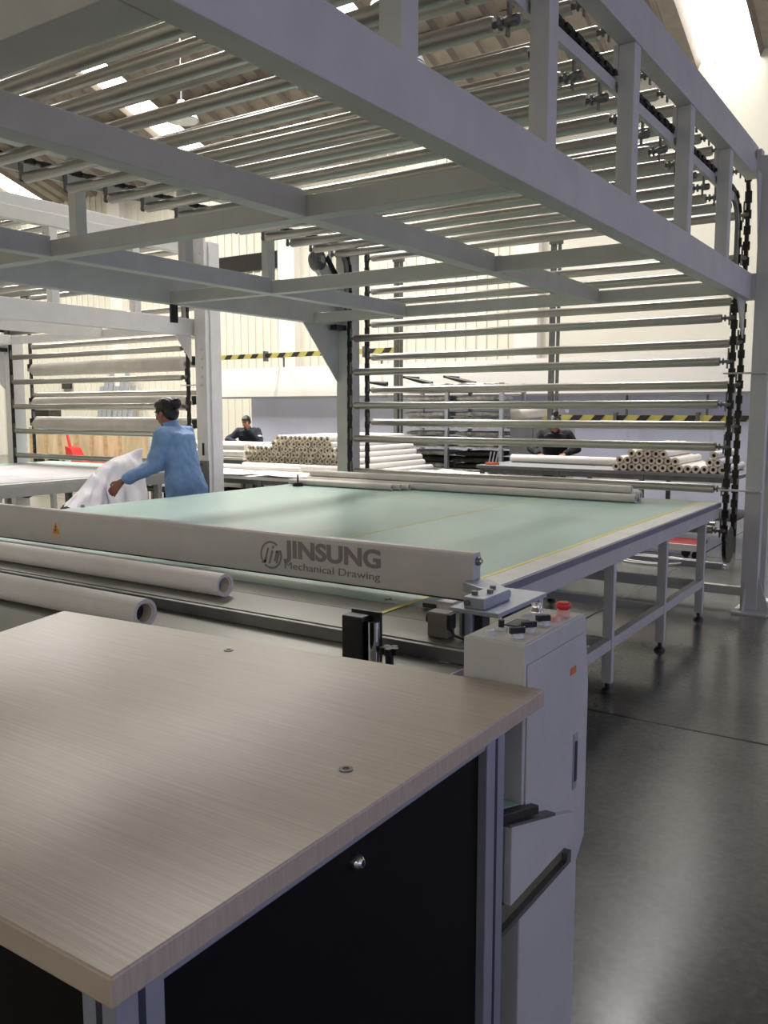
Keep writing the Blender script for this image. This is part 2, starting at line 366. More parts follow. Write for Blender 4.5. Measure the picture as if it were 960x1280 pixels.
def roller_frame(dx,label,xl,y_start,M_p,near=True,fabric=False,bars_lower=None,bars_upper=None,single=False):
    xr=-1.40+dx   # outer face of the right beam
    t=thing('roller_frame',label,'machine frame',((xr+xl)/2,4,0))
    pm=M_p
    B=.003
    y0=y_start; y1=7.2
    # long beams
    MB().box(xr-.09,xr,y0,y1,2.41,2.60).build('long_beam',pm,t,bevel=B)
    MB().box(xr-.09,xr,y0,y1,3.31,3.43).build('top_beam',pm,t,bevel=B)
    MB().box(xr-.085,xr-.012,y0,y1,3.43,3.54).build('top_channel',pm,t,bevel=B)
    MB().box(xl-.09,xl,y0,y1,2.41,2.60).build('long_beam',pm,t,bevel=B)
    MB().box(xl-.09,xl,y0,y1,3.31,3.54).build('top_beam',pm,t,bevel=B)
    # struts
    ys=[q for q in (-.8,.2,1.2,2.2,3.24,4.25,5.27,6.27) if q>y0]
    for q in ys:
        MB().box(xr-.085,xr-.005,q,q+.09,2.6,3.31).build('strut',pm,t,bevel=B)
        MB().box(xr-.11,xr-.085,q-.005,q+.095,3.14,3.31).build('rail_bracket',pm,t)
    for q in ys:
        q-=.25
        MB().box(xl-.085,xl-.005,q,q+.09,2.6,3.31).build('strut',pm,t,bevel=B)
    # cross members and stringers
    cr=[(1.24,1.37),(3.03,3.12),(4.85,4.93),(6.66,6.74)]
    for a,b in cr:
        if a<y0: continue
        MB().box(xl,xr-.09,a,b,2.41,2.58 if a<2 else 2.50).build('cross_member',pm,t,bevel=B)
    edges=[y0]+[q for ab in cr for q in ab if ab[0]>=y0]
    for sx in (-2.47+dx,-4.25+dx):
        i=0
        if edges[0]<cr[0][0]: pass
        for a,b in zip(edges[0::2],edges[1::2]):
            if b-a>.3: MB().box(sx-.045,sx+.045,a,b,2.41,2.52).build('stringer',pm,t,bevel=B)
    # right post: two tubes and a slotted web
    px0,px1=xr+.03,xr+.15
    MB().box(px0,px1,7.10,7.20,.02,3.45).build('post',pm,t,bevel=B)
    if single: MB().box(px0,px1+.02,7.2,7.36,.02,3.45).build('post',pm,t,bevel=B)
    else:
        MB().box(px0,px1,7.42,7.52,.02,3.45).build('post',pm,t,bevel=B)
        for a,b in ((.02,.55),(1.05,1.5),(1.75,3.4)): MB().box(px0+.04,px0+.06,7.2,7.42,a,b).build('post_web',pm,t)
    MB().box(px0-.04,px1+.1,6.98,7.66,0,.02).build('base_plate',pm,t,bevel=.002)
    MB().prism([(px1,7.14,.02),(px1+.09,7.14,.02),(px1,7.14,.28)],(0,.015,0)).build('foot_gusset',pm,t)
    MB().prism([(px0+.03,7.1,.02),(px0+.03,6.99,.02),(px0+.03,7.1,.24)],(.012,0,0)).build('foot_gusset',pm,t)
    MB().prism([(px0,7.1,3.31),(px0,6.92,3.31),(px0,6.98,3.22),(px0,7.03,3.05),(px0,7.1,2.8)],(.012,0,0)).build('gusset',pm,t)
    MB().prism([(xr-.05,7.1,2.41),(xr-.05,6.86,2.41),(xr-.05,7.1,2.12)],(.012,0,0)).build('gusset',pm,t)
    for z in (.95,1.85):
        MB().box(xr-.16,px1+.0,7.04,7.10,z,z+.012).build('guide_bracket',pm,t)
    # stub tying beam to post
    MB().box(xr-.0,px0,7.1,7.2,2.41,2.6).build('tie_plate',pm,t)
    MB().box(xr-.0,px0,7.1,7.2,3.31,3.5).build('tie_plate',pm,t)
    # left post
    lx0,lx1=xl-.02,xl+.09
    MB().box(lx0-.04,lx1-.02,7.10,7.32,.02,3.45).build('post',pm,t,bevel=B)
    MB().box(lx0-.12,lx1+.06,7.0,7.6,0,.02).build('base_plate',pm,t)
    MB().prism([(xl-.05,7.1,2.41),(xl-.05,6.55,2.41),(xl-.05,7.1,1.85)],(.014,0,0)).build('gusset',pm,t)
    # low tie bar between the posts
    MB().box(lx1,px0,7.12,7.18,.12,.19).build('base_bar',pm,t,bevel=B)
    # chains and rails each side
    for sx,s in ((xr-.05,1),(xl+.10,-1)):
        xs=sx-.06 if s>0 else sx
        MB().box(xs-.012,xs+.012,y0,6.86,3.10,3.155).build('chain_rail',pm,t)
        cg=MB();curved_guide(cg,xs,6.86,2.93,.20,PI/2,0,.024,.05);cg.box(xs-.012,xs+.012,7.035,7.085,2.55,2.93)
        cg.build('curved_guide',M['steel_dk'],t)
        ch=MB();chain(ch,[(xs,y0,3.18),(xs,6.86,3.18)]+arc(xs,6.86,2.93,.25,PI/2,0)+[(xs,YP,.55)]);ch.build('chain',M['chain'],t,kind='stuff')
        ch=MB();chain(ch,[(xs,y0,3.5),(xs,7.1,3.5)]+arc(xs,7.1,3.19,.31,PI/2,0)+[(xs,YQ,.55)]);ch.build('chain',M['chain'],t,kind='stuff')
        MB().box(xs-.012,xs+.012,y0,7.1,3.43,3.47).build('chain_rail',pm,t)
        # bottom sprocket
        MB().cyl((xs-.015,YP+.155,.5),(xs+.015,YP+.155,.5),.15,20).build('sprocket',M['chain'],t)
    # drive pulley by left post
    pl=MB().lathe((xl-.10,6.80,3.02),(xl-.02,6.80,3.02),[(0,.09),(.15,.11),(.85,.11),(1,.09)],20).build('drive_pulley',M['steel_dk'],t)
    MB().cyl((xl-.02,6.80,3.02),(xl+.01,6.80,3.02),.035,12).build('pulley_hub',M['steel'],pl)
    MB().obox((xl-.05,6.80,2.98),(xl-.05,7.08,2.78),.05,.14).build('pulley_arm',pm,t)
    MB().obox((xl-.0,6.86,3.06),(xl-.0,7.10,2.82),.02,.05).build('drive_belt',M['chain'],t)
    MB().box(xl+.0,xl+.08,6.92,7.08,2.62,2.72).build('bearing_block',M['chain'],t)
    MB().box(xl+.0,xl+.08,6.92,7.08,2.36,2.41).build('bearing_block',M['chain'],t)
    # bars
    bl,br=xl+.16,xr-.20
    first=None
    def bar(y,z,hub=True,short=False):
        nonlocal first
        if first is None:
            b=MB().lathe((bl,0,0),(br,0,0),[(0,.024),(.004,.035),(.5,.0352),(.996,.035),(1,.030)],18).build('roller_bar',M['steel'],t,label='long steel roller bar')
            # b mesh offset by thing location
            e=MB();e.cyl((br,0,0),(br+.035,0,0),.013,10);e.lathe((br+.02,0,0),(br+.10,0,0),[(0,.026),(.08,.026),(.1,.013),(.3,.013),(.35,.022),(.9,.022),(1,.016)],12);
            e.box(br+.056,br+.066,-.014,.014,0,.10);e.box(br+.05,br+.06,-.010,.010,-.055,.0)
            e.build('bar_hanger',M['steel_dk'],b)
            e=MB();e.cyl((bl-.05,0,0),(bl,0,0),.014,10);e.box(bl-.045,bl-.035,-.014,.014,-.02,.10)
            e.build('bar_hanger',M['steel_dk'],b)
            first=b;c=b
        else: c=dup(first,t)
        c.location=Vector((0,y,z)); 
        return c
    base=wloc(t)
    bars=[]
    k=0;y=7.13-.33
    while y>max(y0,.5):
        if not (bars_lower and not bars_lower(y)): bars.append((y,3.05))
        y-=.33
    y=7.25
    while y>max(y0,.5):
        bars.append((y,3.40)); y-=.33
    for z in (2.61,2.28,1.95,1.62,1.29,.96,.63): bars.append((YP,z))
    for z in (3.10,2.77,2.44,2.11,1.78,1.45): bars.append((YQ,z))
    for y,z in bars: bar(y,z)
    # correct location offset because meshes were made in world x, y=0,z=0 relative to the thing
    for ch in t.children:
        if ch.name.startswith('roller_bar'):
            pass
    return t,bars

A,bars=roller_frame(0,'large white overhead roller frame spanning the mint green table',-5.25,-.6,M['paint'])
# second machine further left
Bf,_=roller_frame(-5.93,'bright white overhead roller frame further left, behind the woman',-10.95,1.9,M['paint_skylit'],single=True)
MB().box(-7.30,-7.13,7.085,7.12,.02,3.5).build('post_cover',M['paint_skylit'],Bf,bevel=.004)
b=MB()
for z in (1.95,2.05,2.15,2.25,2.9,3.0,3.1,3.2,3.3):
    b.cyl((-7.2,7.086,z),(-7.2,7.07,z),.016,8)
b.build('bolt_row',M['paint_skylit'],Bf,kind='stuff')
b=MB()
for k in range(5): b.cyl((-7.375,6.5+.1*k,2.46),(-7.36,6.5+.1*k,2.46),.014,8)
b.build('bolt_row',M['paint_skylit'],Bf,kind='stuff')
MB().box(-7.30,-7.12,7.04,7.085,.55,1.0).build('wire_cage_box',M['steel_dk'],Bf,label='dark wire cage on the post')
MB().box(-7.21,-7.19,7.07,7.085,1.06,1.2).build('slot_mark',M['black'],Bf)
# wrapped fabric rolls hanging in the second frame
for i,(z,lab) in enumerate(((2.12,'uppermost off-white cloth roll hanging in the left roller frame'),(1.66,'middle off-white cloth roll hanging in the left roller frame'),(1.38,'lowest off-white cloth roll hanging in the left roller frame'))):
    t=thing('cloth_roll',lab,'fabric roll',(-9.1,7.3,z),0,'cloth rolls in the left frame')
    MB().lathe((-10.6,7.3,z),(-7.68,7.3,z),[(0,.075),(.004,.088),(.5,.09),(.996,.088),(1,.075)],20).build('wound_cloth',M['fabric_g'],t)
    MB().cyl((-10.72,7.3,z),(-7.56,7.3,z),.03,12).build('core_bar',M['steel'],t)
    MB().box(-10.74,-10.70,7.28,7.32,z-.02,z+.08).build('core_hook',M['chain'],t)
    MB().box(-7.58,-7.54,7.28,7.32,z-.02,z+.08).build('core_hook',M['chain'],t)
# low fabric rolls in the near frame
for z,r,lab in ((.655,.044,'white cloth roll hanging low behind the far table corner, upper one'),):
    t=thing('cloth_roll',lab,'fabric roll',(-3.4,7.28,z))
    MB().lathe((-4.9,7.28,z),(-1.75,7.28,z),[(0,r*.9),(.004,r),(.996,r),(1,r*.9)],18).build('wound_cloth',M['fabric_g'],t)
    MB().cyl((-5.0,7.28,z),(-1.62,7.28,z),.018,12).build('core_bar',M['steel'],t)

# ================================================================== SPREADING TABLE
TX0,TX1=-5.42,-1.545
ZT=.86
t=thing('spreading_table','long spreading table topped with mint green mat and yellow lines','table',(-3.4,4.7,0))
T=t
MB().box(TX0,TX1-.125,2.66,7.05,ZT-.02,ZT).build('green_mat',M['mint'],t)
MB().box(TX1-.125,TX1,2.96,7.06,ZT-.03,ZT-.0004+.001).build('edge_strip',M['edge'],t,bevel=.002)
MB().box(TX1,TX1+.012,2.96,7.06,ZT-.038,ZT-.004).build('edge_trim',M['edge_dk'],t)
MB().box(TX1-.05,TX1,2.96,7.05,ZT-.125,ZT-.038).build('side_apron',M['paint'],t,bevel=.002)
MB().box(TX0,TX0+.05,2.3,7.05,ZT-.125,ZT-.02).build('side_apron',M['paint'],t)
MB().box(TX0,TX1-.05,7.0,7.05,ZT-.125,ZT-.02).build('end_apron',M['paint'],t)
MB().box(TX0,TX1-.05,2.7,7.0,ZT-.05,ZT-.021).build('table_board',M['edge'],t)
for x0,x1,ya,yb in ((-1.690,-1.671,2.48,7.0),(-2.862,-2.85,2.75,6.6),(-3.955,-3.945,5.8,6.5)):
    MB().box(x0,x1,ya,yb,ZT,ZT+.0012).build('yellow_line',M['yellow'],t)
MB().box(TX0,TX1-.1,6.93,6.94,ZT,ZT+.001).build('yellow_line',M['yellow'],t)
# little dark cross mark by the mat edge
mk=MB();mk.box(-1.80,-1.765,2.70,2.706,ZT,ZT+.0012);mk.box(-1.786,-1.780,2.68,2.725,ZT,ZT+.0012);mk.build('cross_mark',M['alu_dk'],t)
# steel end deck with the joint and lower front tray
MB().box(TX0,-1.20,2.50,2.657,ZT-.03,ZT-.002).build('steel_deck',M['deck'],t)
MB().box(TX0,-1.20,2.27,2.496,ZT-.03,ZT-.002).build('steel_deck',M['deck'],t)
MB().box(TX0,-1.20,2.25,2.27,ZT-.05,ZT-.006).build('deck_lip',M['steel_dk'],t,bevel=.003)
MB().box(TX0,-1.20,1.95,2.25,ZT-.075,ZT-.05).build('front_tray',M['deck'],t,bevel=.003)
MB().box(TX0,-1.20,1.93,1.95,ZT-.20,ZT-.05).build('front_apron',M['paint'],t)
MB().box(-1.64,-1.20,2.657,2.72,ZT-.03,ZT-.002).build('steel_deck',M['deck'],t)
MB().box(-1.47,-1.30,2.73,2.96,ZT-.10,ZT-.03).build('corner_block',M['paint'],t)
tb=MB().box(-1.60,-1.48,2.66,2.70,ZT-.0,ZT+.022).build('rail_end',M['paint'],t)
MB().box(-1.60,-1.545,2.654,2.66,ZT+.003,ZT+.019).build('rail_plug',M['black'],tb)
# underframe
legy=(3.60,4.61,5.63,6.63)
def foot(x,y,par):
    f=MB();f.cyl((x,y,.03),(x,y,.07),.012,10);f.lathe((x,y,0),(x,y,.03),[(0,.036),(.4,.036),(1,.02)],14);f.build('levelling_foot',M['black'],par)
for x in (-1.568,-2.75,-4.05,-5.37):
    for y in legy+(2.4,):
        if x>-1.6 and y==2.4: continue
        l=MB().box(x-.028,x+.028,y-.022,y+.022,.06,ZT-.05-(.07 if x>-1.6 or x<-5.3 else 0)).build('leg',M['paint'],t,bevel=.002)
        foot(x,y,l)
l=MB().box(-1.42,-1.35,2.35,2.41,.06,ZT-.05).build('leg',M['paint'],t); foot(-1.385,2.38,l)
MB().box(-1.592,-1.545,2.4,6.63,.255,.315).build('stretcher',M['paint'],t,bevel=.002)
MB().box(-5.39,-5.35,2.4,6.63,.255,.315).build('stretcher',M['paint'],t,bevel=.002)
for y in legy+(2.4,):
    MB().box(-5.35,-1.592,y-.02,y+.02,.26,.31).build('cross_rail',M['paint'],t,bevel=.002)
    MB().box(-5.35,-1.59,y-.02,y+.02,ZT-.10,ZT-.05).build('cross_rail',M['paint'],t)

w_=thing('cloth_weight','small black weight with a stem on the far left mat corner','weight',(-5.2,6.33,ZT))
MB().lathe((-5.2,6.33,ZT),(-5.2,6.33,ZT+.04),[(0,.05),(.6,.05),(1,.03)],16).build('weight_base',M['black'],w_)
MB().cyl((-5.2,6.33,ZT+.04),(-5.2,6.33,ZT+.11),.008,8).build('weight_stem',M['black'],w_)
MB().box(-5.31,-5.29,4.89,4.96,2.27,2.41).build('hanging_clip',M['black'],A,label='small black hanging clip')
# ================================================================== PEN CARRIAGE BEAM
GX1=-1.45;GX0=-5.5;GY=2.745;GZ0,GZ1=.888,1.063
t=thing('carriage_beam','long grey-white carriage beam lettered JINSUNG lying across the green mat','machine beam',(-3.4,2.78,GZ0))
# profile with rounded upper edge extruded along X
pr=[(GY,GZ0),(GY,GZ1-.02),(GY+.004,GZ1-.008),(GY+.014,GZ1),(GY+.052,GZ1),(GY+.058,GZ1-.006),(GY+.058,GZ0)]
MB().prism([(GX0,a,b) for a,b in pr][::-1],(GX1-GX0,0,0)).build('beam_cover',M['cover'],t,bevel=.0015)
MB().box(GX0,GX1-.02,GY+.001,GY+.05,GZ0-.006,GZ0).build('shadow_gap_rail',M['black'],t)
ec=MB().prism([(GX1,a-.002*(a==GY),b) for a,b in pr][::-1],(.008,0,0)).build('end_cap',M['paint'],t,bevel=.001)
b=MB();b.lathe((GX1+.008,GY+.032,GZ1-.032),(GX1+.02,GY+.032,GZ1-.032),[(0,.017),(1,.015)],16);b.build('cap_ring',M['steel_dk'],ec)
b=MB();b.lathe((GX1+.02,GY+.032,GZ1-.032),(GX1+.028,GY+.032,GZ1-.032),[(0,.009),(1,.008)],6);b.build('cap_bolt',M['chrome'],ec)
# lettering
def text(body,x,z,size,y,m,parent,width=None,bold=0,name='lettering'):
    cu=bpy.data.curves.new('txt','FONT');cu.body=body;cu.size=size;cu.extrude=.0006;cu.offset=bold
    o=bpy.data.objects.new('txt',cu);COL.objects.link(o);dg=bpy.context.evaluated_depsgraph_get()
    me=bpy.data.meshes.new_from_object(o.evaluated_get(dg));bpy.data.objects.remove(o)
    xs=[v.co.x for v in me.vertices];x0=min(xs);wd=max(xs)-x0;s=(width/wd) if width else 1
    off=wloc(parent)
    for v in me.vertices:
        a,b_,c=v.co; v.co=Vector((x+(a-x0)*s,y-c,z+b_))-off
    me.materials.clear();me.materials.append(m)
    n=bpy.data.objects.new(name,me);COL.objects.link(n);n.parent=parent;return n
text('JINSUNG',-2.335,.968,.098,GY-.001,M['print_'],t,width=.49,bold=.0035,name='printed_name')
text('Mechanical Drawing',-2.33,.918,.043,GY-.001,M['print_'],t,width=.482,name='printed_line')
lg=MB();cx_,cz_=-2.405,.968
n=28
for k in range(n):
    a=2*PI*k/n;b_=2*PI*(k+1)/n
    if k in (2,3,16,17): continue
    ro,ri=.060,.051
    lg.add([(cx_+r*math.cos(q),GY-.0012,cz_+r*1.0*math.sin(q)) for r,q in ((ro,a),(ri,a),(ri,b_),(ro,b_))],[(0,1,2,3)])
lg.build('logo_ring',M['print_'],t)
lg=MB()
def slab(x,z0,z1,wd=.011,sl=.3):
    lg.add([(x+z0*sl,GY-.0012,cz_+z0),(x+wd+z0*sl,GY-.0012,cz_+z0),(x+wd+z1*sl,GY-.0012,cz_+z1),(x+z1*sl,GY-.0012,cz_+z1)],[(0,1,2,3)])
slab(cx_-.030,-.035,.03);slab(cx_-.004,-.038,.02);slab(cx_-.004,.028,.041);slab(cx_+.022,-.025,.02);slab(cx_-.043,-.038,-.024,.022,.3);slab(cx_+.034,-.034,.012)
slab(cx_+.024,.012,.022,.02,.3)
lg.build('logo_letters',M['print_'],t)
# warning sticker
wx,wz=-3.87,.965
s=MB().box(wx-.036,wx+.036,GY-.0015,GY-.0008,wz-.05,wz+.038).build('warning_sticker',mat('sticker_paper',srgb(196,176,152),.6),t)
MB().prism([(wx-.030,GY-.0022,wz-.022),(wx+.030,GY-.0022,wz-.022),(wx,GY-.0022,wz+.036)],(0,.0006,0)).build('warning_triangle',M['orange'],s)
k=MB();k.add([(wx-.006,GY-.003,wz+.018),(wx+.007,GY-.003,wz+.018),(wx-.001,GY-.003,wz+.002),(wx+.008,GY-.003,wz+.002),(wx-.004,GY-.003,wz-.016),(wx,GY-.003,wz-.001),(wx-.01,GY-.003,wz-.001)],[(0,1,2),(6,3,4)])
k.build('warning_symbol',M['black'],s)
# end carriage bracket standing on the deck beside the table edge
MB().box(-1.345,-1.17,2.40,2.78,.930,.946).build('carriage_plate',M['alu'],t,bevel=.002)
MB().box(-1.30,-1.225,2.41,2.60,.946,.985).build('clamp_block',M['alu'],t,bevel=.004)
MB().prism([(-1.46,2.70,.93),(-1.25,2.58,.93),(-1.25,2.66,.93),(-1.40,2.80,.93),(-1.46,2.80,.93)],(0,0,.035)).build('link_arm',M['alu'],t,bevel=.002)
for (x,y) in ((-1.28,2.45),(-1.25,2.50),(-1.27,2.56)): MB().cyl((x,y,.985),(x,y,.997),.011,10).build('clamp_screw',M['steel_dk'],t)
MB().cyl((-1.285,2.409,.965),(-1.285,2.402,.965),.010,12).build('clamp_screw',M['steel_dk'],t)
MB().box(-1.312,-1.266,2.405,2.445,ZT-.002,.93).build('bearing_post',M['alu'],t,bevel=.002)
MB().box(-1.299,-1.292,2.4,2.405,ZT,.93).build('post_groove',M['alu_dk'],t)
MB().box(-1.262,-1.235,2.42,2.47,ZT,.93).build('cable_guide',M['black'],t)
MB().box(-1.255,-1.215,2.60,2.76,.80,.93).build('side_plate',M['alu_dk'],t,bevel=.002)
MB().pipe([(-1.25,2.45,.88),(-1.235,2.50,.865),(-1.21,2.58,.865),(-1.20,2.64,.875)],.005,8).build('cable',M['black'],t)

# sensor box and its cable on the deck
t=thing('sensor_box','small grey-brown sensor box with two dark lobes on the steel deck','sensor',(-1.345,2.35,ZT))
sb=mat('sensor_grey',srgb(104,98,88),.5)
MB().box(-1.385,-1.31,2.325,2.375,ZT-.002,ZT+.082).build('sensor_body',sb,t,bevel=.006)
MB().cyl((-1.386,2.35,ZT+.055),(-1.394,2.35,ZT+.055),.018,12).build('dark_lobe',M['black'],t)
MB().box(-1.312,-1.302,2.325,2.365,ZT+.03,ZT+.078).build('dark_lobe',M['black'],t)
MB().pipe([(-1.306,2.34,ZT+.03),(-1.29,2.335,ZT+.012),(-1.25,2.33,ZT+.006),(-1.21,2.34,ZT+.006)],.0045,8).build('cable',M['black'],t)

# clamp block and star knob on the tray
t=thing('rail_clamp','upright black clamp block with a silver rail face behind the desk','clamp',(-1.5,2.1,ZT-.05))
MB().box(-1.55,-1.475,2.09,2.14,ZT-.05,ZT+.095).build('clamp_body',M['black'],t,bevel=.004)
MB().box(-1.55,-1.44,2.14,2.152,ZT-.05,ZT+.105).build('clamp_plate',M['black'],t,bevel=.002)
MB().cyl((-1.452,2.12,ZT-.05),(-1.452,2.12,ZT+.08),.02,14).build('silver_rail',M['chrome'],t)
t=thing('star_knob','small black star knob on the tray between clamp and console','knob',(-1.40,2.13,ZT-.05))
MB().cyl((-1.40,2.13,ZT-.05),(-1.40,2.13,ZT-.012),.013,10).build('knob_stem',M['black'],t)
b=MB()
for k in range(5):
    a=2*PI*k/5; b.cyl((-1.40+.02*math.cos(a),2.13+.02*math.sin(a),ZT-.014),(-1.40+.02*math.cos(a),2.13+.02*math.sin(a),ZT+.006),.011,10)
b.cyl((-1.40,2.13,ZT-.014),(-1.40,2.13,ZT+.005),.02,12)
b.build('knob_head',M['black'],t)

# white rolls of paper at the front
def hollow_roll(name,lab,x0,x1,y,z,r,cat='paper roll',m='fabric',ri=None,group=None,core='carddark'):
    t=thing(name,lab,cat,((x0+x1)/2,y,z-r),0,group)
    ri=ri or r*.76
    MB().tube((x0,y,z),(x1,y,z),r,ri,28).build('wound_sheet',M[m],t)
    MB().tube((x0+.004,y,z),(x1-.006,y,z),ri,ri*.86,20).build('core_tube',M['card'],t)
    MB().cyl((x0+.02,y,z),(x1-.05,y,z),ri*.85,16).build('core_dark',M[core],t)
    return t
hollow_roll('paper_roll','white paper roll on the steel deck under the carriage beam',-5.3,-2.34,2.40,ZT+.043,.045,core='grey')
hollow_roll('paper_roll','white paper roll on the tray just behind the desk',-4.9,-2.36,2.02,ZT+.005,.052)

# fabric rolls across the far end of the green mat
for i,(x0,x1,y,z,r,lab) in enumerate([
  (-5.35,-2.08,6.78,ZT+.045,.042,'off-white cloth roll at the back of the bundle on the far mat end'),
  (-5.35,-2.10,6.70,ZT+.042,.040,'off-white cloth roll in the middle of the bundle on the far mat end'),
  (-5.30,-2.07,6.62,ZT+.036,.034,'off-white cloth roll at the front of the bundle on the far mat end'),
  (-5.30,-2.12,6.665,ZT+.098,.032,'off-white cloth roll lying on top of the far mat bundle'),
  (-5.38,-4.20,6.43,ZT+.030,.027,'short cloth tube nearest the camera beside the far bundle'),
  (-5.38,-4.15,6.487,ZT+.030,.027,'short cloth tube second from the camera beside the far bundle'),
  (-5.38,-4.09,6.544,ZT+.030,.027,'short cloth tube touching the front of the far bundle')]):
    tt=thing('cloth_roll',lab,'fabric roll',((x0+x1)/2,y,z-r),0,'rolls on the far mat end')
    MB().tube((x0,y,z),(x1,y,z),r,r*.5,18).build('wound_cloth',M['fabric_g'],tt)
    MB().cyl((x0+.01,y,z),(x1-.012,y,z),r*.52,12).build('core_dark',M['grey'],tt)

# ================================================================== CONTROL CONSOLE
CX0,CX1=-.884,-.738;CYa,CYb=1.642,2.0;CZ=1.085
t=thing('control_console','narrow lavender-white control console with knobs and red stop button','control console',(-.81,1.82,0))
prof=[(CYa,0),(CYb,0),(CYb,.44),(CYb+.055,.50),(CYb+.055,CZ-.02),(CYb+.04,CZ),(CYa,CZ)]
# lower pedestal plus taller head, one sheet-metal body
MB().prism([(CX0,a,b) for a,b in [(CYa,.0),(CYb-.02,0),(CYb-.02,.455),(CYb+.03,.50),(CYb+.03,.90),(CYb,CZ-.012),(CYb-.012,CZ),(CYa,CZ)]],(CX1-CX0,0,0)).build('console_body',M['paint'],t,bevel=.003)
MB().prism([(CX1,CYa+.012,.50),(CX1,CYb-.03,.50),(CX1,CYb-.005,.56),(CX1,CYb-.012,CZ-.045),(CX1,CYa+.012,CZ-.045)][::-1],(.004,0,0)).build('side_door',M['paint'],t,bevel=.0015)
h=MB().box(CX1+.004,CX1+.007,CYb-.075,CYb-.05,.66,.80).build('door_handle',M['alu'],t,bevel=.003,label='flush grey door latch')
MB().box(CX1+.007,CX1+.0085,CYb-.070,CYb-.055,.68,.78).build('latch_recess',M['alu_dk'],h)
MB().box(CX1+.004,CX1+.0055,CYb-.105,CYb-.07,.955,.972).build('orange_label',M['orange2'],t)
MB().box(CX0+.006,CX1-.006,CYa+.008,CYb-.02,CZ,CZ+.002).build('top_panel',M['edge'],t)
def knob(px,py,kind):
    z=CZ+.002
    if kind=='lens':
        MB().lathe((px,py,z),(px,py,z+.010),[(0,.015),(.5,.014),(1,.008)],18).build('indicator_lens',M['clear'],t)
    elif kind=='redlens':
        MB().lathe((px,py,z),(px,py,z+.010),[(0,.014),(.6,.013),(1,.008)],18).build('indicator_lens',M['redclear'],t,label='pale red indicator lens')
    elif kind=='button':
        c=MB().lathe((px,py,z),(px,py,z+.006),[(0,.015),(1,.013)],18).build('button_collar',M['clear'],t)
        MB().cyl((px,py,z+.006),(px,py,z+.022),.007,12).build('button_cap',M['black'],c)
    elif kind=='key':
        c=MB().lathe((px,py,z),(px,py,z+.022),[(0,.016),(.3,.016),(.35,.013),(1,.013)],18).build('key_switch',M['chrome'],t)
        MB().box(px-.002,px+.002,py-.006,py+.006,z+.022,z+.0225).build('key_slot',M['black'],c)
    elif kind=='selector':
        c=MB().lathe((px,py,z),(px,py,z+.010),[(0,.014),(.7,.013),(1,.010)],18).build('selector_ring',M['clear'],t)
        a=Vector((-.011,-.013,0));cc=Vector((px,py,z+.016))
        MB().obox(cc-a*1.0,cc+a*1.0,.010,.013).build('selector_lever',M['black'],c)
        MB().obox(cc-a*1.08,cc-a*.95,.004,.014).build('lever_mark',M['edge'],c)
    elif kind=='stop':
        c=MB().lathe((px,py,z),(px,py,z+.016),[(0,.016),(1,.015)],18).build('stop_collar',M['redclear'],t)
        MB().lathe((px,py,z+.016),(px,py,z+.034),[(0,.010),(.25,.018),(.7,.019),(1,.013)],22).build('stop_button',M['red'],c,label='red mushroom stop button')
k_=1.0
knob(-.838,1.683,'lens');knob(-.838,1.735,'button');knob(-.778,1.690,'selector');knob(-.778,1.752,'selector');knob(-.776,1.825,'selector')
knob(-.838,1.869,'lens');knob(-.838,1.930,'key');knob(-.770,1.876,'redlens');knob(-.771,1.935,'stop')
p=MB().box(-.848,-.814,1.768,1.838,CZ+.002,CZ+.0045).build('display_plate',M['alu_dk'],t,bevel=.001)
p=MB().box(-.843,-.819,1.774,1.832,CZ+.0045,CZ+.005).build('display_glass',M['grey'],p)
# box on the side with tilted plate, screen and recessed lower channel
SX0,SX1=CX1+.004,CX1+.022
MB().prism([(SX0,1.548,.555),(SX0,1.548,.729),(SX0,1.76,.664),(SX0,1.90,.62),(SX0,1.90,.555)],(SX1-SX0,0,0)).build('side_box',M['paint'],t,bevel=.002)
MB().prism([(CX0,1.552,.555),(CX0,1.552,.726),(CX0,CYa,.698),(CX0,CYa,.555)],(SX0-CX0,0,0)).build('front_box',M['paint'],t)
MB().prism([(CX0,1.525,.738),(CX0,1.525,.744),(CX0,1.765,.674),(CX0,1.765,.667)],(SX1-CX0+.006,0,0)).build('tilted_plate',M['steel_dk'],t)
s=MB().prism([(CX0,1.505,.750),(CX0,1.505,.772),(CX0,1.685,.722),(CX0,1.685,.702)],(SX1-CX0,0,0)).build('screen_case',M['black'],t,bevel=.002)
MB().prism([(CX0+.01,1.52,.7685),(CX0+.01,1.52,.7695),(CX0+.01,1.67,.7278),(CX0+.01,1.67,.7268)],(SX1-CX0-.034,0,0)).build('screen_glass',mat('pale_screen',srgb(170,205,190),.15),s)
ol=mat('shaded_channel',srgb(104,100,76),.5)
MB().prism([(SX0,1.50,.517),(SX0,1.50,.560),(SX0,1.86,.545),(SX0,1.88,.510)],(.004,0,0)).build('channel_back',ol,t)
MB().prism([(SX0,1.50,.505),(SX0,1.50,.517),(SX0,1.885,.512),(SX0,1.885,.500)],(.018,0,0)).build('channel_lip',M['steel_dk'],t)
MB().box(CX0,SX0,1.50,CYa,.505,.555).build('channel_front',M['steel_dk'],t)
MB().box(SX0,SX0+.018,1.86,1.885,.512,.53).build('channel_end',M['steel_dk'],t)

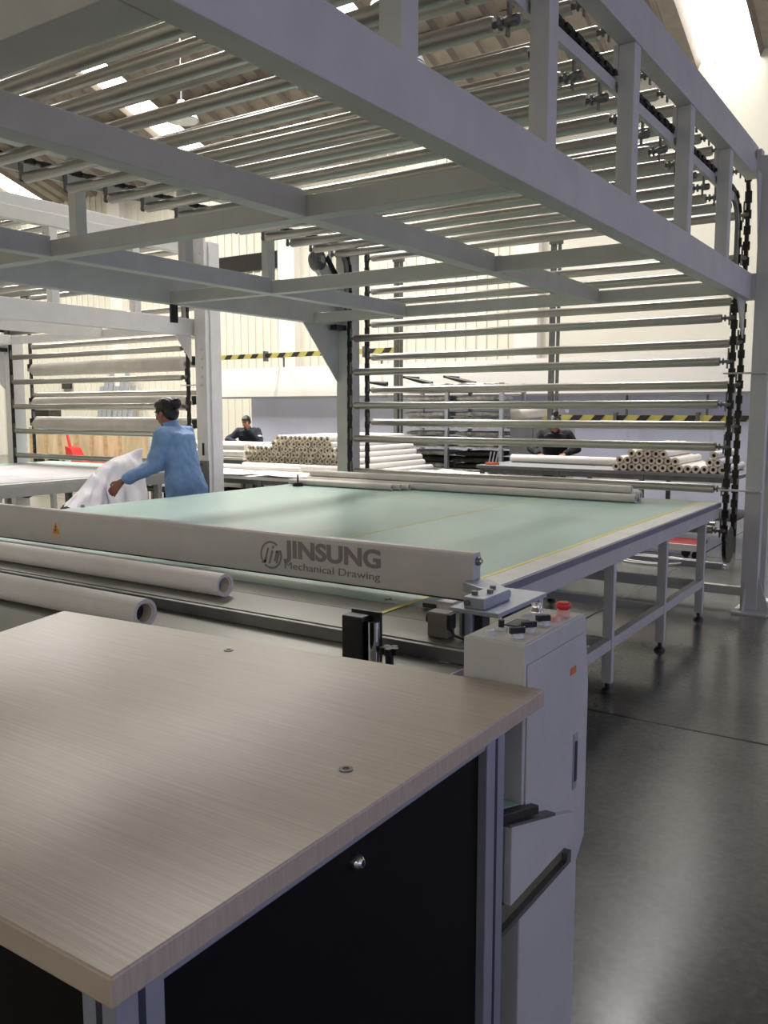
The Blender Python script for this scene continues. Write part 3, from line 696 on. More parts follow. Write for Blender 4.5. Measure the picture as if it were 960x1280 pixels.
# ================================================================== DESK
DZ=1.0
t=thing('work_desk','tall desk with pale oak laminate top, aluminium posts and black panels','desk',(-1.3,1.05,0))
top=[(-.690,.530),(-.690,1.640),(-2.14,1.532),(-1.86,.53)]
MB().prism([(a,b,DZ-.036) for a,b in top],(0,0,.036)).build('desk_top',M['laminate'],t,bevel=.003)
for (x,y) in ((-.796,1.083),(-1.447,1.49)):
    g=MB().tube((x,y,DZ-.001),(x,y,DZ+.002),.0115,.006,20).build('top_grommet',M['steel_dk'],t,label='round countersunk metal grommet')
    MB().cyl((x,y,DZ-.001),(x,y,DZ+.0007),.0062,12).build('grommet_hole',M['black'],g)
# T-slot aluminium
def tpost(x0,x1,y0,y1,z0,z1):
    p=MB().box(x0,x1,y0,y1,z0,z1).build('corner_post',M['alu'],t,bevel=.0025)
    ym=(y0+y1)/2;xm=(x0+x1)/2
    MB().box(x1-.001,x1+.0006,ym-.005,ym+.005,z0,z1).build('slot',M['alu_dk'],p)
    MB().box(xm-.005,xm+.005,y0-.0006,y0+.001,z0,z1).build('slot',M['alu_dk'],p)
PX1=-.712;ZB=DZ-.036
tpost(PX1-.06,PX1,.553,.620,0.06,ZB)
tpost(PX1-.06,PX1,1.425,1.50,0.06,ZB)
tpost(-1.98,-1.92,.60,.66,.06,ZB)
tpost(-1.98,-1.92,1.42,1.48,.06,ZB)
for (x,y) in ((PX1-.03,.587),(PX1-.03,1.46),(-1.95,.63),(-1.95,1.45)): foot(x,y,t)
MB().box(PX1-.045,PX1-.005,.62,1.425,ZB-.030,ZB).build('top_rail',M['alu'],t,bevel=.002)
MB().box(PX1-.045,PX1-.005,.62,1.425,.08,.12).build('bottom_rail',M['alu'],t,bevel=.002)
MB().box(-1.92,PX1-.06,.565,.605,ZB-.030,ZB).build('top_rail',M['alu'],t,bevel=.002)
MB().box(-1.92,PX1-.06,.565,.605,.08,.12).build('bottom_rail',M['alu'],t,bevel=.002)
MB().box(PX1-.030,PX1-.020,.62,1.425,.12,ZB-.030).build('side_panel',M['blackpanel'],t)
MB().box(-1.92,PX1-.06,.58,.59,.12,ZB-.03).build('front_panel',M['blackpanel'],t)
MB().box(-1.92,PX1-.06,1.44,1.45,.12,ZB-.0).build('back_panel',M['blackpanel'],t)
MB().box(-1.96,-1.95,.66,1.42,.12,ZB).build('side_panel',M['blackpanel'],t)
k=MB().lathe((PX1-.020,1.017,.893),(PX1-.004,1.017,.893),[(0,.013),(.4,.013),(.8,.010),(1,.006)],20).build('panel_lock',M['chrome'],t,label='round chrome panel lock')
MB().box(PX1-.004,PX1-.003,1.015,1.019,.889,.897).build('key_slot',M['black'],k)

# ================================================================== SECOND TABLE (left) with white paper
t=thing('spreading_table','further spreading table at left with white paper spread over green','table',(-9.4,5.5,0))
MB().box(-10.7,-7.72,2.2,7.6,ZT-.03,ZT-.002).build('green_mat',M['mint'],t)
MB().box(-7.72,-7.62,2.2,7.6,ZT-.03,ZT).build('edge_strip',M['edge'],t)
MB().box(-7.66,-7.62,2.2,7.6,ZT-.13,ZT-.03).build('side_apron',M['paint'],t)
for y in (2.8,3.8,4.8,5.8,6.8,7.5):
    for x in (-7.66,-9.3,-10.6):
        l=MB().box(x-.035,x+.035,y-.03,y+.03,.06,ZT-.03).build('leg',M['paint'],t);foot(x,y,l)
MB().box(-7.685,-7.64,2.4,7.5,.255,.315).build('stretcher',M['paint'],t)
t=tag(MB().box(-10.2,-7.80,2.4,6.9,ZT-.002,ZT+.003).build('paper_sheet',M['sheet']),'flat white paper spread on the left green table','paper')
for i,(y,r) in enumerate(((5.2,.07),(6.2,.06))):
    hollow_roll('paper_roll',['thick white roll lying on the floor under the left table, nearer one','thick white roll lying on the floor under the left table, farther one'][i],-9.9,-7.9,y,r+.002,r,m='fabric')

# ================================================================== BACKGROUND WORK AREA
GM=M['paint_stain']
def table(name,label,x0,x1,y0,y1,z,m,cat='table',legs=None,shelf=None,th=.04):
    t=thing(name,label,cat,((x0+x1)/2,(y0+y1)/2,0))
    MB().box(x0,x1,y0,y1,z-th,z).build('table_top',m,t,bevel=.003)
    n=legs or 2
    for i in range(n):
        x=x0+.06+(x1-x0-.12)*i/(n-1)
        for y in (y0+.06,y1-.06):
            MB().box(x-.025,x+.025,y-.025,y+.025,0,z-th).build('leg',M['steel_dk'],t)
    for y in (y0+.06,y1-.06):
        MB().box(x0+.06,x1-.06,y-.015,y+.015,z-th-.06,z-th).build('rail',M['steel_dk'],t)
    if shelf: MB().box(x0+.05,x1-.05,y0+.05,y1-.05,shelf-.02,shelf).build('lower_shelf',M['steel_dk'],t)
    return t
table('packing_table','grey packing table carrying the stacked cardboard tubes at right',-5.28,-2.0,10.1,11.35,.86,M['grey'],legs=4,shelf=.35)
# cardboard-cored rolls, open ends to the camera
def tube_mesh(r,L,n=14):
    o=MB().tube((0,0,0),(0,L,0),r,r*.48,n);return o
tube_me=tube_mesh(.0445,1.05).mesh('wrapped_tube');tube_me.materials.append(M['card']);
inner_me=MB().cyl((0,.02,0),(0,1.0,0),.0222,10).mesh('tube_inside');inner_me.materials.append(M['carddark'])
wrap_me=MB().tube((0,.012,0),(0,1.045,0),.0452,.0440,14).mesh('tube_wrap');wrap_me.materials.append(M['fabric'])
def pile_tube(x,y,z,label,group,L=1.0,rz=0):
    o=bpy.data.objects.new('cloth_tube',tube_me);COL.objects.link(o);o.location=(x,y,z);o.rotation_euler=(0,0,rz);o.scale=(1,L,1)
    tag(o,label,'fabric roll',group)
    for nm,me in (('tube_hollow',inner_me),('cloth_wrap',wrap_me)):
        c=bpy.data.objects.new(nm,me);COL.objects.link(c);c.parent=o
    return o
ORD=['first','second','third','fourth','fifth','sixth','seventh','eighth','ninth','tenth','eleventh','twelfth','thirteenth','fourteenth','fifteenth','sixteenth','seventeenth','eighteenth','nineteenth','twentieth','twenty-first','twenty-second','twenty-third','twenty-fourth','twenty-fifth']
ROW=['bottom','second','third','fourth','fifth','sixth','seventh','topmost']
rows=[list(range(14)),[.5,1.5,2.5,3.5,4.5,5.5,6.5,7.5,11.5,12.5],[2,3,4,5,6,12],[3.5,4.5,5.5]]
for j,r in enumerate(rows):
    for q,k in enumerate(r):
        pile_tube(-3.42+.093*k,10.13+R.uniform(-.02,.02),.86+.0455+j*.0805,'cardboard-cored tube, %s from left in the %s row on the right packing table'%(ORD[q],ROW[j] if j<3 else 'top'),'tubes stacked on the right packing table')
def solid_roll(name,lab,p0,p1,r,m='fabric',cat='fabric roll',group=None):
    p0=Vector(p0);p1=Vector(p1)
    t=thing(name,lab,cat,((p0.x+p1.x)/2,(p0.y+p1.y)/2,min(p0.z,p1.z)-r),0,group)
    MB().lathe(p0,p1,[(0,r*.9),(.004,r),(.996,r),(1,r*.9)],18).build('wound_cloth',M[m],t)
    d=(p1-p0).normalized()*.004
    MB().tube(p0-d,p0+d,r*.5,r*.38,14).build('core_end',M['card'],t);MB().tube(p1-d,p1+d,r*.5,r*.38,14).build('core_end',M['card'],t)
    return t
solid_roll('cloth_roll','long white cloth roll lying before the person in black',(-5.15,10.9,.86+.056),(-3.55,10.85,.86+.056),.055)
t=thing('tool_holder','small orange and white tool holder on the left end of the packing table','holder',(-5.12,10.25,.86))
MB().box(-5.2,-5.04,10.2,10.3,.86,.89).build('holder_tray',M['orange2'],t)
for i,a in enumerate((-.05,0,.05)): MB().obox((-5.12+a,10.25,.885),(-5.09+a,10.25,1.03),.02,.012).build('tool_blade',M['alu'],t)
# left tube pile on a low platform
t=table('low_platform','low grey platform carrying the large stack of white tubes at left',-9.2,-6.75,9.75,11.9,.55,M['grey'],legs=3)
for j in range(8):
    q=-1
    for k in range(25):
        x=-9.05+.0925*(k+.5*(j%2)); z=.55+.0455+j*.0805
        lim_r=-6.85-.095*j
        lim_l=-9.1+(.10*max(0,j-5))
        if x>lim_r or x<lim_l: continue
        if j>=6 and x<-8.5 : continue
        q+=1
        pile_tube(x,9.8+R.uniform(-.03,.03),z,'cardboard-cored tube, %s from left in the %s row of the big stack'%(ORD[q],ROW[j]),'tubes stacked at the left post',1.9)
# tables with rolls before the man
table('cutting_table','white cutting table before the man in navy',-11.4,-9.22,9.9,11.3,.84,M['wallw'],legs=3,shelf=.3)
for i in range(9):
    y=10.0+.115*i
    solid_roll('cloth_roll','long white roll, %s from the front in the lower row before the man in navy'%ORD[i],(-11.2+R.uniform(-.1,.1),y,.84+.057),(-9.3+R.uniform(-.05,.05),y,.84+.057),.055,group='rolls in front of the man in navy')
for i in range(7):
    y=10.06+.115*i
    solid_roll('cloth_roll','long white roll, %s from the front in the upper row before the man in navy'%ORD[i],(-11.1+R.uniform(-.1,.1),y,.84+.157),(-9.32+R.uniform(-.05,.05),y,.84+.157),.055,group='upper rolls in front of the man in navy')
table('work_bench','long workbench with white sheets and a roll behind the mint table',-9.1,-5.9,7.75,8.9,.78,M['wallw'],legs=4,shelf=.25)
def wavy(name,x0,x1,y0,y1,z,amp,m,parent=None,nx=24,ny=16,seed=0,th=.004):
    mb=MB();vs=[]
    for j in range(ny+1):
        for i in range(nx+1):
            x=x0+(x1-x0)*i/nx;y=y0+(y1-y0)*j/ny
            vs.append((x,y,z+amp*(.5+.5*noise.noise(Vector((x*2.3+seed,y*2.9,seed))))))
    mb.add(vs,[(j*(nx+1)+i,j*(nx+1)+i+1,(j+1)*(nx+1)+i+1,(j+1)*(nx+1)+i) for j in range(ny) for i in range(nx)],True)
    o=mb.build(name,m,parent);s=o.modifiers.new('solid','SOLIDIFY');s.thickness=th;s.offset=1
    return o
tag(wavy('paper_sheet',-8.9,-7.2,7.7,8.4,.787,.02,M['sheet'],seed=3),'creased white paper sheet on the left half of the workbench','paper')
tag(wavy('paper_sheet',-7.1,-6.2,7.72,8.3,.787,.03,M['sheet'],seed=9),'small white paper sheet at the right end of the workbench','paper')
solid_roll('cloth_roll','white roll lying along the back of the workbench',(-8.0,8.6,.78+.052),(-6.2,8.6,.78+.052),.05)
solid_roll('cloth_roll','thin white roll lying nearer the front of the workbench',(-8.3,8.46,.78+.04),(-6.9,8.46,.78+.04),.036)
# crates with red handles below the bench
for i,(x,c,l) in enumerate(((-8.6,'black','black plastic crate under the left end of the workbench'),(-7.9,'darkload','dark crate with papers under the middle of the workbench'),(-7.2,'black','black plastic crate under the right part of the workbench'))):
    t=thing('crate',l,'crate',(x,8.2,.25))
    MB().box(x-.25,x+.25,7.95,8.45,.25,.27).build('crate_base',M[c],t)
    for a,b,c2,d in ((x-.25,x-.23,7.95,8.45),(x+.23,x+.25,7.95,8.45),(x-.25,x+.25,7.95,7.97),(x-.25,x+.25,8.43,8.45)):
        MB().box(a,b,c2,d,.27,.55).build('crate_wall',M[c],t)
    MB().box(x-.08,x+.08,7.94,7.95,.45,.49).build('crate_handle',M['red'],t)
    MB().box(x-.2,x+.2,8.0,8.4,.27,.5).build('crate_contents',M['darkload' if i!=1 else 'fabric_g'],t)
# low table behind the mint table, right of the bench
table('side_table','low white side table between the bench and the storage rack',-6.7,-5.5,9.9,10.9,.70,M['wallw'],legs=2)
tag(wavy('plastic_bag',-6.0,-5.6,10.0,10.5,.70,.09,M['plastic_w'],seed=5),'crumpled clear wrap on the low side table','wrap')

# storage rack with wrapped bundles
def soft(x0,x1,y0,y1,z0,z1,seed):
    mb=MB();n=14;rg=[]
    for i in range(n+1):
        u=i/n;x=x0+(x1-x0)*u;k=1-.25*(abs(u-.5)*2)**6
        zc=(z0+z1)/2;hz=(z1-z0)/2*k;vs=[]
        for q in range(12):
            a=2*PI*q/12;c=math.copysign(abs(math.cos(a))**.5,math.cos(a));s_=math.copysign(abs(math.sin(a))**.5,math.sin(a))
            d=1-.16*(.5+noise.noise(Vector((u*5,q*.9,seed))))
            vs.append((x+.02*noise.noise(Vector((q,seed,u*4))),(y0+y1)/2+(y1-y0)/2*c*d,max(z0,zc+hz*s_*(d if s_>0 else 1))))
        rg+=vs
    fs=[(i*12+k,i*12+(k+1)%12,(i+1)*12+(k+1)%12,(i+1)*12+k) for i in range(n) for k in range(12)]+[tuple(range(12))[::-1],tuple(range(n*12,n*12+12))]
    return mb.add(rg,fs,True)
t=thing('storage_rack','tall grey storage rack loaded with dull wrapped bundles','rack',(-7.0,12.75,0))
for x in (-7.95,-7.0,-6.02):
    for y in (12.35,13.15): MB().box(x-.03,x+.03,y-.03,y+.03,0,2.0).build('rack_post',M['alu'],t)
LV=(.35,.62,.98,1.30,1.62,1.88)
for z in LV: MB().box(-8.0,-5.98,12.33,13.18,z-.02,z).build('rack_shelf',M['plastic_w'],t)
nb=0
labs=['lowest','second lowest','third lowest','fourth lowest','second highest','top']
for li,z in enumerate(LV):
    for k,(xa,xb) in enumerate(((-7.9,-7.06),(-6.94,-6.1))):
        zz=LV[li+1]-.06 if li+1<len(LV) else 2.02
        g=MB();n=3 if zz-z>.2 else 2
        t2=thing('wrapped_bundle','dull grey wrapped bundle on the %s shelf, %s bay'%(labs[li],('left','right')[k]),'bundle',((xa+xb)/2,12.7,z))
        h=(zz-z)/n
        for q in range(n):
            x_a=xa+R.uniform(0,.06);x_b=xb-R.uniform(0,.1)
            dark=(li in(1,) and k==1)
            o=soft(x_a,x_b,12.36+R.uniform(0,.08),13.1,z+q*h,z+(q+1)*h-.008,R.uniform(0,50)).build('folded_layer',M['darkload'] if (dark or R.random()<.08) else M['plastic_w'],t2)
for i,(x0,z0,x1,z1,y) in enumerate(((-8.43,2.16,-7.85,2.03,13.3),(-7.59,2.15,-6.99,2.015,13.3),(-9.2,2.08,-8.8,2.04,13.3))):
    t=thing('support_arm',['black tapered arm above the left bay of the storage rack','black tapered arm above the right bay of the storage rack','short black arm seen beside the left frame chains'][i],'arm',((x0+x1)/2,y,z1))
    MB().pipe([(x0,y,z0),((x0+x1)/2,y,(z0+z1)/2),(x1,y,z1)],[.02,.035,.045],10).build('arm_tube',M['black'],t)
    MB().box(x0-.02,x0+.02,y-.02,13.8,z0-.02,z0+.02).build('arm_mount',M['black'],t)
solid_roll('cloth_roll','thick white roll leaning beside the storage rack behind the person in black',(-5.95,12.6,1.50),(-5.05,12.6,1.62),.10)
t=thing('white_cabinet','pale cabinet standing between the storage rack and the person in black','cabinet',(-5.5,12.7,0))
MB().box(-5.9,-5.1,12.4,13.1,0,1.38).build('cabinet_body',M['plastic_w'],t,bevel=.005)
for a in (-5.89,-5.495): MB().box(a,a+.385,12.385,12.4,.05,1.33).build('cabinet_door',M['grey'],t)
for a in (-5.53,-5.48): MB().box(a,a+.015,12.37,12.385,.6,.75).build('door_handle',M['steel_dk'],t)
MB().box(-5.88,-5.12,12.5,12.7,1.38,1.40).build('cabinet_top',M['edge'],t)

# far left: crates, pallet jack, leaning sheets, sign
for i,(x0,x1) in enumerate(((-24.0,-21.85),(-21.75,-19.85))):
    t=thing('wooden_crate',['pale wooden crate on pallet, left of the pair by the back wall','pale wooden crate on pallet, right of the pair by the back wall'][i],'crate',((x0+x1)/2,16.8,0))
    n=3;wd=(x1-x0)/n
    for k in range(n):
        MB().box(x0+k*wd+.01,x0+(k+1)*wd-.01,16.3,16.34,.14,1.04).build('side_board',M['wood'],t)
        MB().box(x0+k*wd-.05,x0+k*wd+.05,16.26,16.3,.0,1.04).build('batten',M['wood_dk'],t)
    MB().box(x1-.05,x1+.05,16.26,16.3,.0,1.04).build('batten',M['wood_dk'],t)
    MB().box(x1-.04,x1,16.34,17.3,.14,1.04).build('side_board',M['wood'],t)
    MB().box(x0,x0+.04,16.34,17.3,.14,1.04).build('side_board',M['wood'],t)
    MB().box(x0,x1,16.34,17.34,1.04,1.07).build('lid',M['wood'],t)
    MB().box(x0,x1,16.3,17.34,.10,.14).build('pallet_deck',M['wood_dk'],t)
    for k in range(4):
        a=x0+.02+(x1-x0-.16)*k/3; MB().box(a,a+.12,16.32,17.3,0,.10).build('pallet_block',M['wood_dk'],t)
t=thing('pallet_jack','red pallet jack parked in front of the wooden crates','pallet jack',(-21,15.5,0))
MB().prism([(-21.1,15.4,.1),(-20.35,15.4,.08),(-20.35,15.4,.14),(-20.7,15.4,.22),(-20.9,15.4,.5),(-21.15,15.4,.55)],(0,.35,0)).build('pump_housing',M['red'],t,bevel=.01)
MB().pipe([(-21.1,15.55,.5),(-21.3,15.55,1.15)],.04,10).build('handle_shaft',M['red'],t)
MB().tube((-21.3,15.45,1.2),(-21.3,15.65,1.2),.08,.05,14).build('handle_grip',M['red'],t)
MB().cyl((-21.0,15.35,.11),(-21.0,15.43,.11),.11,18).build('steer_wheel',M['edge'],t)
for y in (15.42,15.68): MB().box(-20.4,-19.3,y,y+.12,.06,.12).build('fork',M['red'],t)
for i in range(7):
    x=-22.5+.24*i
    t=tag(MB().prism([(x,17.42,0),(x+.19,17.42,0),(x+.19,17.75,2.3+.2*(i%3)),(x,17.75,2.3+.2*(i%3))],(0,.03,0)).build('metal_sheet',M['alu'],bevel=.003),'narrow reflective sheet, %s from left of those leaning on the back wall'%ORD[i],'sheet','reflective sheets leaning on the back wall')
t=tag(MB().box(-24.6,-24.15,17.9,17.96,2.25,2.47).build('wall_sign',M['darkglass']),'small dark sign on the cream back wall above the crates','sign')
t=thing('equipment_box','dark square equipment box standing on the left wooden crate','box',(-23.7,16.7,1.07))
MB().box(-24.15,-23.3,16.5,16.9,1.07,1.72).build('box_shell',M['darkload'],t,bevel=.01)
MB().box(-24.05,-23.4,16.49,16.5,1.2,1.62).build('box_panel',M['black'],t)
MB().box(-23.85,-23.6,16.65,16.75,1.72,1.74).build('box_handle',M['steel_dk'],t)

# red trolley and cable loop on the floor beyond
t=thing('floor_trolley','low red trolley on the floor beyond the far table legs','trolley',(-2.8,9.7,0))
MB().box(-3.45,-2.3,9.4,10.0,.09,.13).build('trolley_deck',mat('dull_red',srgb(140,52,56),.5),t)
MB().box(-3.5,-2.25,9.37,9.40,.08,.15).build('deck_rim',M['edge'],t)
for x in (-3.35,-2.4):
    for y in (9.48,9.92): MB().cyl((x,y-.02,.045),(x,y+.02,.045),.045,12).build('wheel',M['black'],t)
pts=[];
for k in range(60):
    a=k/60*2*PI*2.2; r_=.28+.03*math.sin(a*1.7)
    pts.append((-2.62+r_*1.1*math.cos(a),9.0+r_*.9*math.sin(a)+.02*math.sin(3*a),.008+.00035*k))
pts+=[(-2.35,9.15,.03),(-2.2,9.2,.02),(-1.9,9.1,.01)]
tag(MB().pipe(pts,.009,6).build('cable_loop',M['cable']),'coiled white cable lying on the floor near the red trolley','cable')
# far low floor rail behind table legs
tag(MB().box(-5.0,-1.9,8.9,8.96,.0,.06).build('floor_rail',M['grey']),'low grey rail lying on the floor before the red trolley','rail')
# machinery seen past the right post
t=thing('grey_machine','grey machine standing beyond the right frame post','machine',(-1.2,12.6,0))
MB().box(-1.75,-.6,12.0,13.2,.1,1.05).build('machine_body',M['grey'],t,bevel=.02)
MB().box(-1.6,-.8,12.1,13.0,1.05,1.35).build('machine_head',M['lav'],t,bevel=.02)
for x in (-1.65,-.7):
    for y in (12.1,13.1): MB().box(x-.04,x+.04,y-.04,y+.04,0,.1).build('machine_foot',M['black'],t)

# ================================================================== PEOPLE
def evalmesh(mb,voxel,smooth=4,name='m',mods=None,disp=None):
    me=mb.mesh(name);o=bpy.data.objects.new('tmp',me);COL.objects.link(o)
    r=o.modifiers.new('r','REMESH');r.mode='VOXEL';r.voxel_size=voxel
    if smooth:
        s=o.modifiers.new('s','SMOOTH');s.iterations=smooth;s.factor=.5
    dg=bpy.context.evaluated_depsgraph_get();dg.update()
    m2=bpy.data.meshes.new_from_object(o.evaluated_get(dg));bpy.data.objects.remove(o);bpy.data.meshes.remove(me)
    if disp:
        m2.update();nv=[v.normal.copy() for v in m2.vertices]
        for v,nn in zip(m2.vertices,nv): v.co=v.co+nn*disp(v.co)
    m2.polygons.foreach_set('use_smooth',[True]*len(m2.polygons));m2.update();return m2
def cap(mb,a,b,ra,rb,n=14,sq=1):
    a=Vector(a);b=Vector(b)
    mb.cyl(a,b,ra,n,rb);mb.ell(a,ra,n,8);mb.ell(b,rb,n,8)
def meshobj(name,me,m,parent,label=None):
    me.materials.clear();me.materials.append(m);o=bpy.data.objects.new(name,me);COL.objects.link(o);o.parent=parent
    if label:o['label']=label
    return o
def loft(mb,rings,n=20):
    # rings: (center, rx(front-back), ry(side))
    vs=[];fs=[]
    for c,rx,ry in rings:
        for k in range(n):
            q=2*PI*k/n; vs.append((c[0]+rx*math.cos(q),c[1]+ry*math.sin(q),c[2]))
    m=len(rings)
    for i in range(m-1):
        for k in range(n): fs.append((i*n+k,i*n+(k+1)%n,(i+1)*n+(k+1)%n,(i+1)*n+k))
    fs+= [tuple(range(n))[::-1],tuple(range((m-1)*n,m*n))]
    mb.add(vs,fs,True)
def hand(mb,wrist,direc,palm_n,side,sc=1.0):
    # five separate bent fingers, thumb off the side of the palm
    w=Vector(wrist);d=Vector(direc).normalized();nrm=Vector(palm_n);nrm=(nrm-d*nrm.dot(d)).normalized();s=d.cross(nrm)*side
    pc=w+d*.05*sc
    for k in range(4):
        off=(k-1.5)*.019*sc
        cap(mb,w+s*off*.6,w+d*.088*sc+s*off,.012*sc,.0105*sc,8)
    L=(.062,.074,.070,.055)
    for k in range(4):
        off=(k-1.5)*.0215*sc;base=w+d*.088*sc+s*off
        l=L[k]*sc;p1=base+d*l*.45+nrm*l*.12;p2=p1+d*l*.28+nrm*l*.25;p3=p2+d*l*.12+nrm*l*.26
        cap(mb,base,p1,.0095*sc,.009*sc,8);cap(mb,p1,p2,.009*sc,.0082*sc,8);cap(mb,p2,p3,.0082*sc,.0072*sc,8)
    tb=w+d*.03*sc-s*.03*sc
    t1=tb-s*.022*sc+d*.028*sc+nrm*.01;t2=t1+d*.03*sc+nrm*.012
    cap(mb,tb,t1,.013*sc,.0105*sc,8);cap(mb,t1,t2,.0105*sc,.0085*sc,8)
def person(label,loc,rz,P_,cloth,trous,voxel,bun=None,hairstyle='woman'):
    t=thing('person',label,'person',loc,rz)
    V=Vector
    hip=V(P_['hip']);ch=V(P_['chest']);nk=V(P_['neck']);hd=V(P_['head'])
    tilt=P_.get('tilt',0);turn=P_.get('turn',0)
    HR=Matrix.Rotation(turn,3,'Z')@Matrix.Rotation(tilt,3,'Y')
    H=lambda x,y,z: hd+HR@V((x,y,z))
    arms={s:[V(p) for p in P_[s]] for s in ('L','R')}  # shoulder elbow wrist, handdir, palm normal
    legs={s:[V(p) for p in P_['leg'+s]] for s in ('L','R')}
    b=MB()
    loft(b,[(hip+V((0,0,-.10)),.095,.14),(hip,.11,.165),(hip.lerp(ch,.45),.09,.13),(hip.lerp(ch,.8),.105,.155),(ch,.11,.165),(ch+V((0,0,.10)),.095,.15),(ch.lerp(nk,.8),.06,.09)])
    cap(b,ch.lerp(nk,.5),nk,.062,.052);cap(b,nk,H(-.015,0,-.05),.052,.05)
    # skull, jaw, chin, nose, brow, lips, ears
    b.ell(H(-.008,0,.03),(.090,.074,.088),18,12,HR);b.ell(H(.028,0,-.035),(.058,.055,.062),16,10,HR);b.ell(H(.052,0,-.082),(.026,.027,.020),12,8,HR)
    b.ell(H(.072,0,.028),(.018,.052,.014),12,8,HR)
    cap(b,H(.086,0,.015),H(.106,0,-.020),.0085,.0125,8);b.ell(H(.094,.010,-.024),.008,8,6);b.ell(H(.094,-.010,-.024),.008,8,6)
    b.ell(H(.080,0,-.048),(.011,.023,.006),10,6,HR);b.ell(H(.079,0,-.058),(.010,.019,.007),10,6,HR)
    for s in (1,-1):
        b.ell(H(.055,s*.036,-.015),(.024,.02,.02),10,8,HR)
        b.ell(H(-.004,s*.073,-.006),(.016,.008,.030),10,8,HR)
    for s,sg in (('L',1),('R',-1)):
        sh,el,wr,hdn,pn=arms[s]
        cap(b,sh,el,.045,.035);cap(b,el,wr,.036,.024);hand(b,wr,hdn,pn,sg,.98)
        hp,kn,an=legs[s];cap(b,hp,kn,.075,.052);cap(b,kn,an,.05,.032)
    body=meshobj('body',evalmesh(b,voxel,3),M['skin'],t)
    for s in (1,-1):
        e=MB().ell(H(.073,s*.033,.006),.0115,12,8).build('eye',M['eye'],t,local=True)
        MB().ell(H(.0815,s*.033,.004),.0055,10,6).build('iris',M['iris'],e,local=True)
        MB().pipe([H(.084,s*.018,.030),H(.086,s*.034,.035),H(.076,s*.052,.029)],.0032,6).build('eyebrow',M['hair'],t,local=True)
    # shirt with sleeves
    g=MB();infl=P_.get('infl',.02)
    loft(g,[(hip+V((0,0,-.14)),.125+infl,.165+infl),(hip+V((0,0,-.02)),.12+infl,.168+infl),(hip.lerp(ch,.45),.10+infl,.145+infl),(hip.lerp(ch,.8),.112+infl,.162+infl),(ch,.115+infl,.17+infl),(ch+V((0,0,.09)),.10+infl,.16+infl),(ch.lerp(nk,.72)+V((0,0,0)),.066+infl*.6,.10+infl*.6)],24)
    for s in ('L','R'):
        sh,el,wr,_,_=arms[s];cuff=el.lerp(wr,P_.get('cuff',.93))
        cap(g,sh+V((0,0,-.005)),el,.060+infl*.5,.047+infl*.5);cap(g,el,cuff,.047+infl*.5,.036+infl*.3)
        cap(g,ch+V((0,0,.08)),sh,.075,.058+infl*.4)
    cap(g,ch.lerp(nk,.6),ch.lerp(nk,.9),.07,.062)
    wr_=lambda c:(.014*noise.noise(V((c.x*11,c.y*11,c.z*7)))+.010*noise.noise(V((c.x*20+c.z*9,c.y*20,c.z*14+4))))
    meshobj(P_.get('topname','shirt'),evalmesh(g,voxel*1.5,2,disp=wr_),cloth,t)
    # collar
    c=MB();c.tube(ch.lerp(nk,.78),ch.lerp(nk,1.08),.068,.060,24);c.build('collar',cloth,t,local=True)
    # trousers
    g=MB();loft(g,[(hip+V((0,0,-.16)),.11,.155),(hip+V((0,0,0)),.112,.160),(hip+V((0,0,.05)),.10,.15)],20)
    for s in ('L','R'):
        hp,kn,an=legs[s];cap(g,hp,kn,.088,.066);cap(g,kn,an+V((0,0,.03)),.066,.056)
    meshobj('trousers',evalmesh(g,voxel*1.6,2),trous,t)
    for s in ('L','R'):
        an=legs[s][2];g=MB();g.ell(an+V((.06,0,-.045)),(.13,.046,.04),14,8);g.ell(an+V((-.01,0,-.02)),(.055,.045,.06),14,8)
        g.box(an.x-.07,an.x+.18,an.y-.042,an.y+.042,an.z-.085,an.z-.06)
        meshobj('shoe',evalmesh(g,.012,2),M['shoe'],t)
    # hair
    g=MB()
    g.ell(H(-.020,0,.044),(.098,.083,.092),20,12,HR)
    g.ell(H(-.055,0,-.005),(.060,.074,.075),18,10,HR)
    if hairstyle=='woman':
        g.ell(H(.030,.025,.078),(.046,.045,.036),12,8,HR);g.ell(H(.030,-.025,.078),(.046,.045,.036),12,8,HR)
        for s in (1,-1): g.ell(H(.012,s*.066,.030),(.038,.018,.034),12,8,HR)
    else:
        g.ell(H(.055,0,.088),(.045,.06,.030),12,8,HR)
        for s in (1,-1): g.ell(H(-.012,s*.070,.03),(.03,.014,.03),10,8,HR)
    # cut the hair out of the face: keep it behind a slanted plane
    me=evalmesh(g,.007,2,disp=lambda c:.003*noise.noise(c*60))
    bm=bmesh.new();bm.from_mesh(me);inv=HR.inverted();dl=[]
    for v in bm.verts:
        l=inv@(v.co-hd)
        if l.x>.035+max(0,(l.z-.045))*1.2 and l.z<.075: dl.append(v)
    bmesh.ops.delete(bm,geom=dl,context='VERTS');bm.to_mesh(me);bm.free()
    hr=meshobj('hair',me,M['hair'],t)
    if bun:
        g=MB();bc=H(*bun);g.ell(bc,(.046,.042,.050),16,10);cap(g,H(bun[0]*.6,0,bun[2]*.9),bc,.035,.03)
        meshobj('hair_bun',evalmesh(g,.007,2,disp=lambda c:.004*noise.noise(c*55)),M['hair'],hr)
    if 'scale' in P_: t.scale=(P_['scale'],)*3
    return t,H,arms

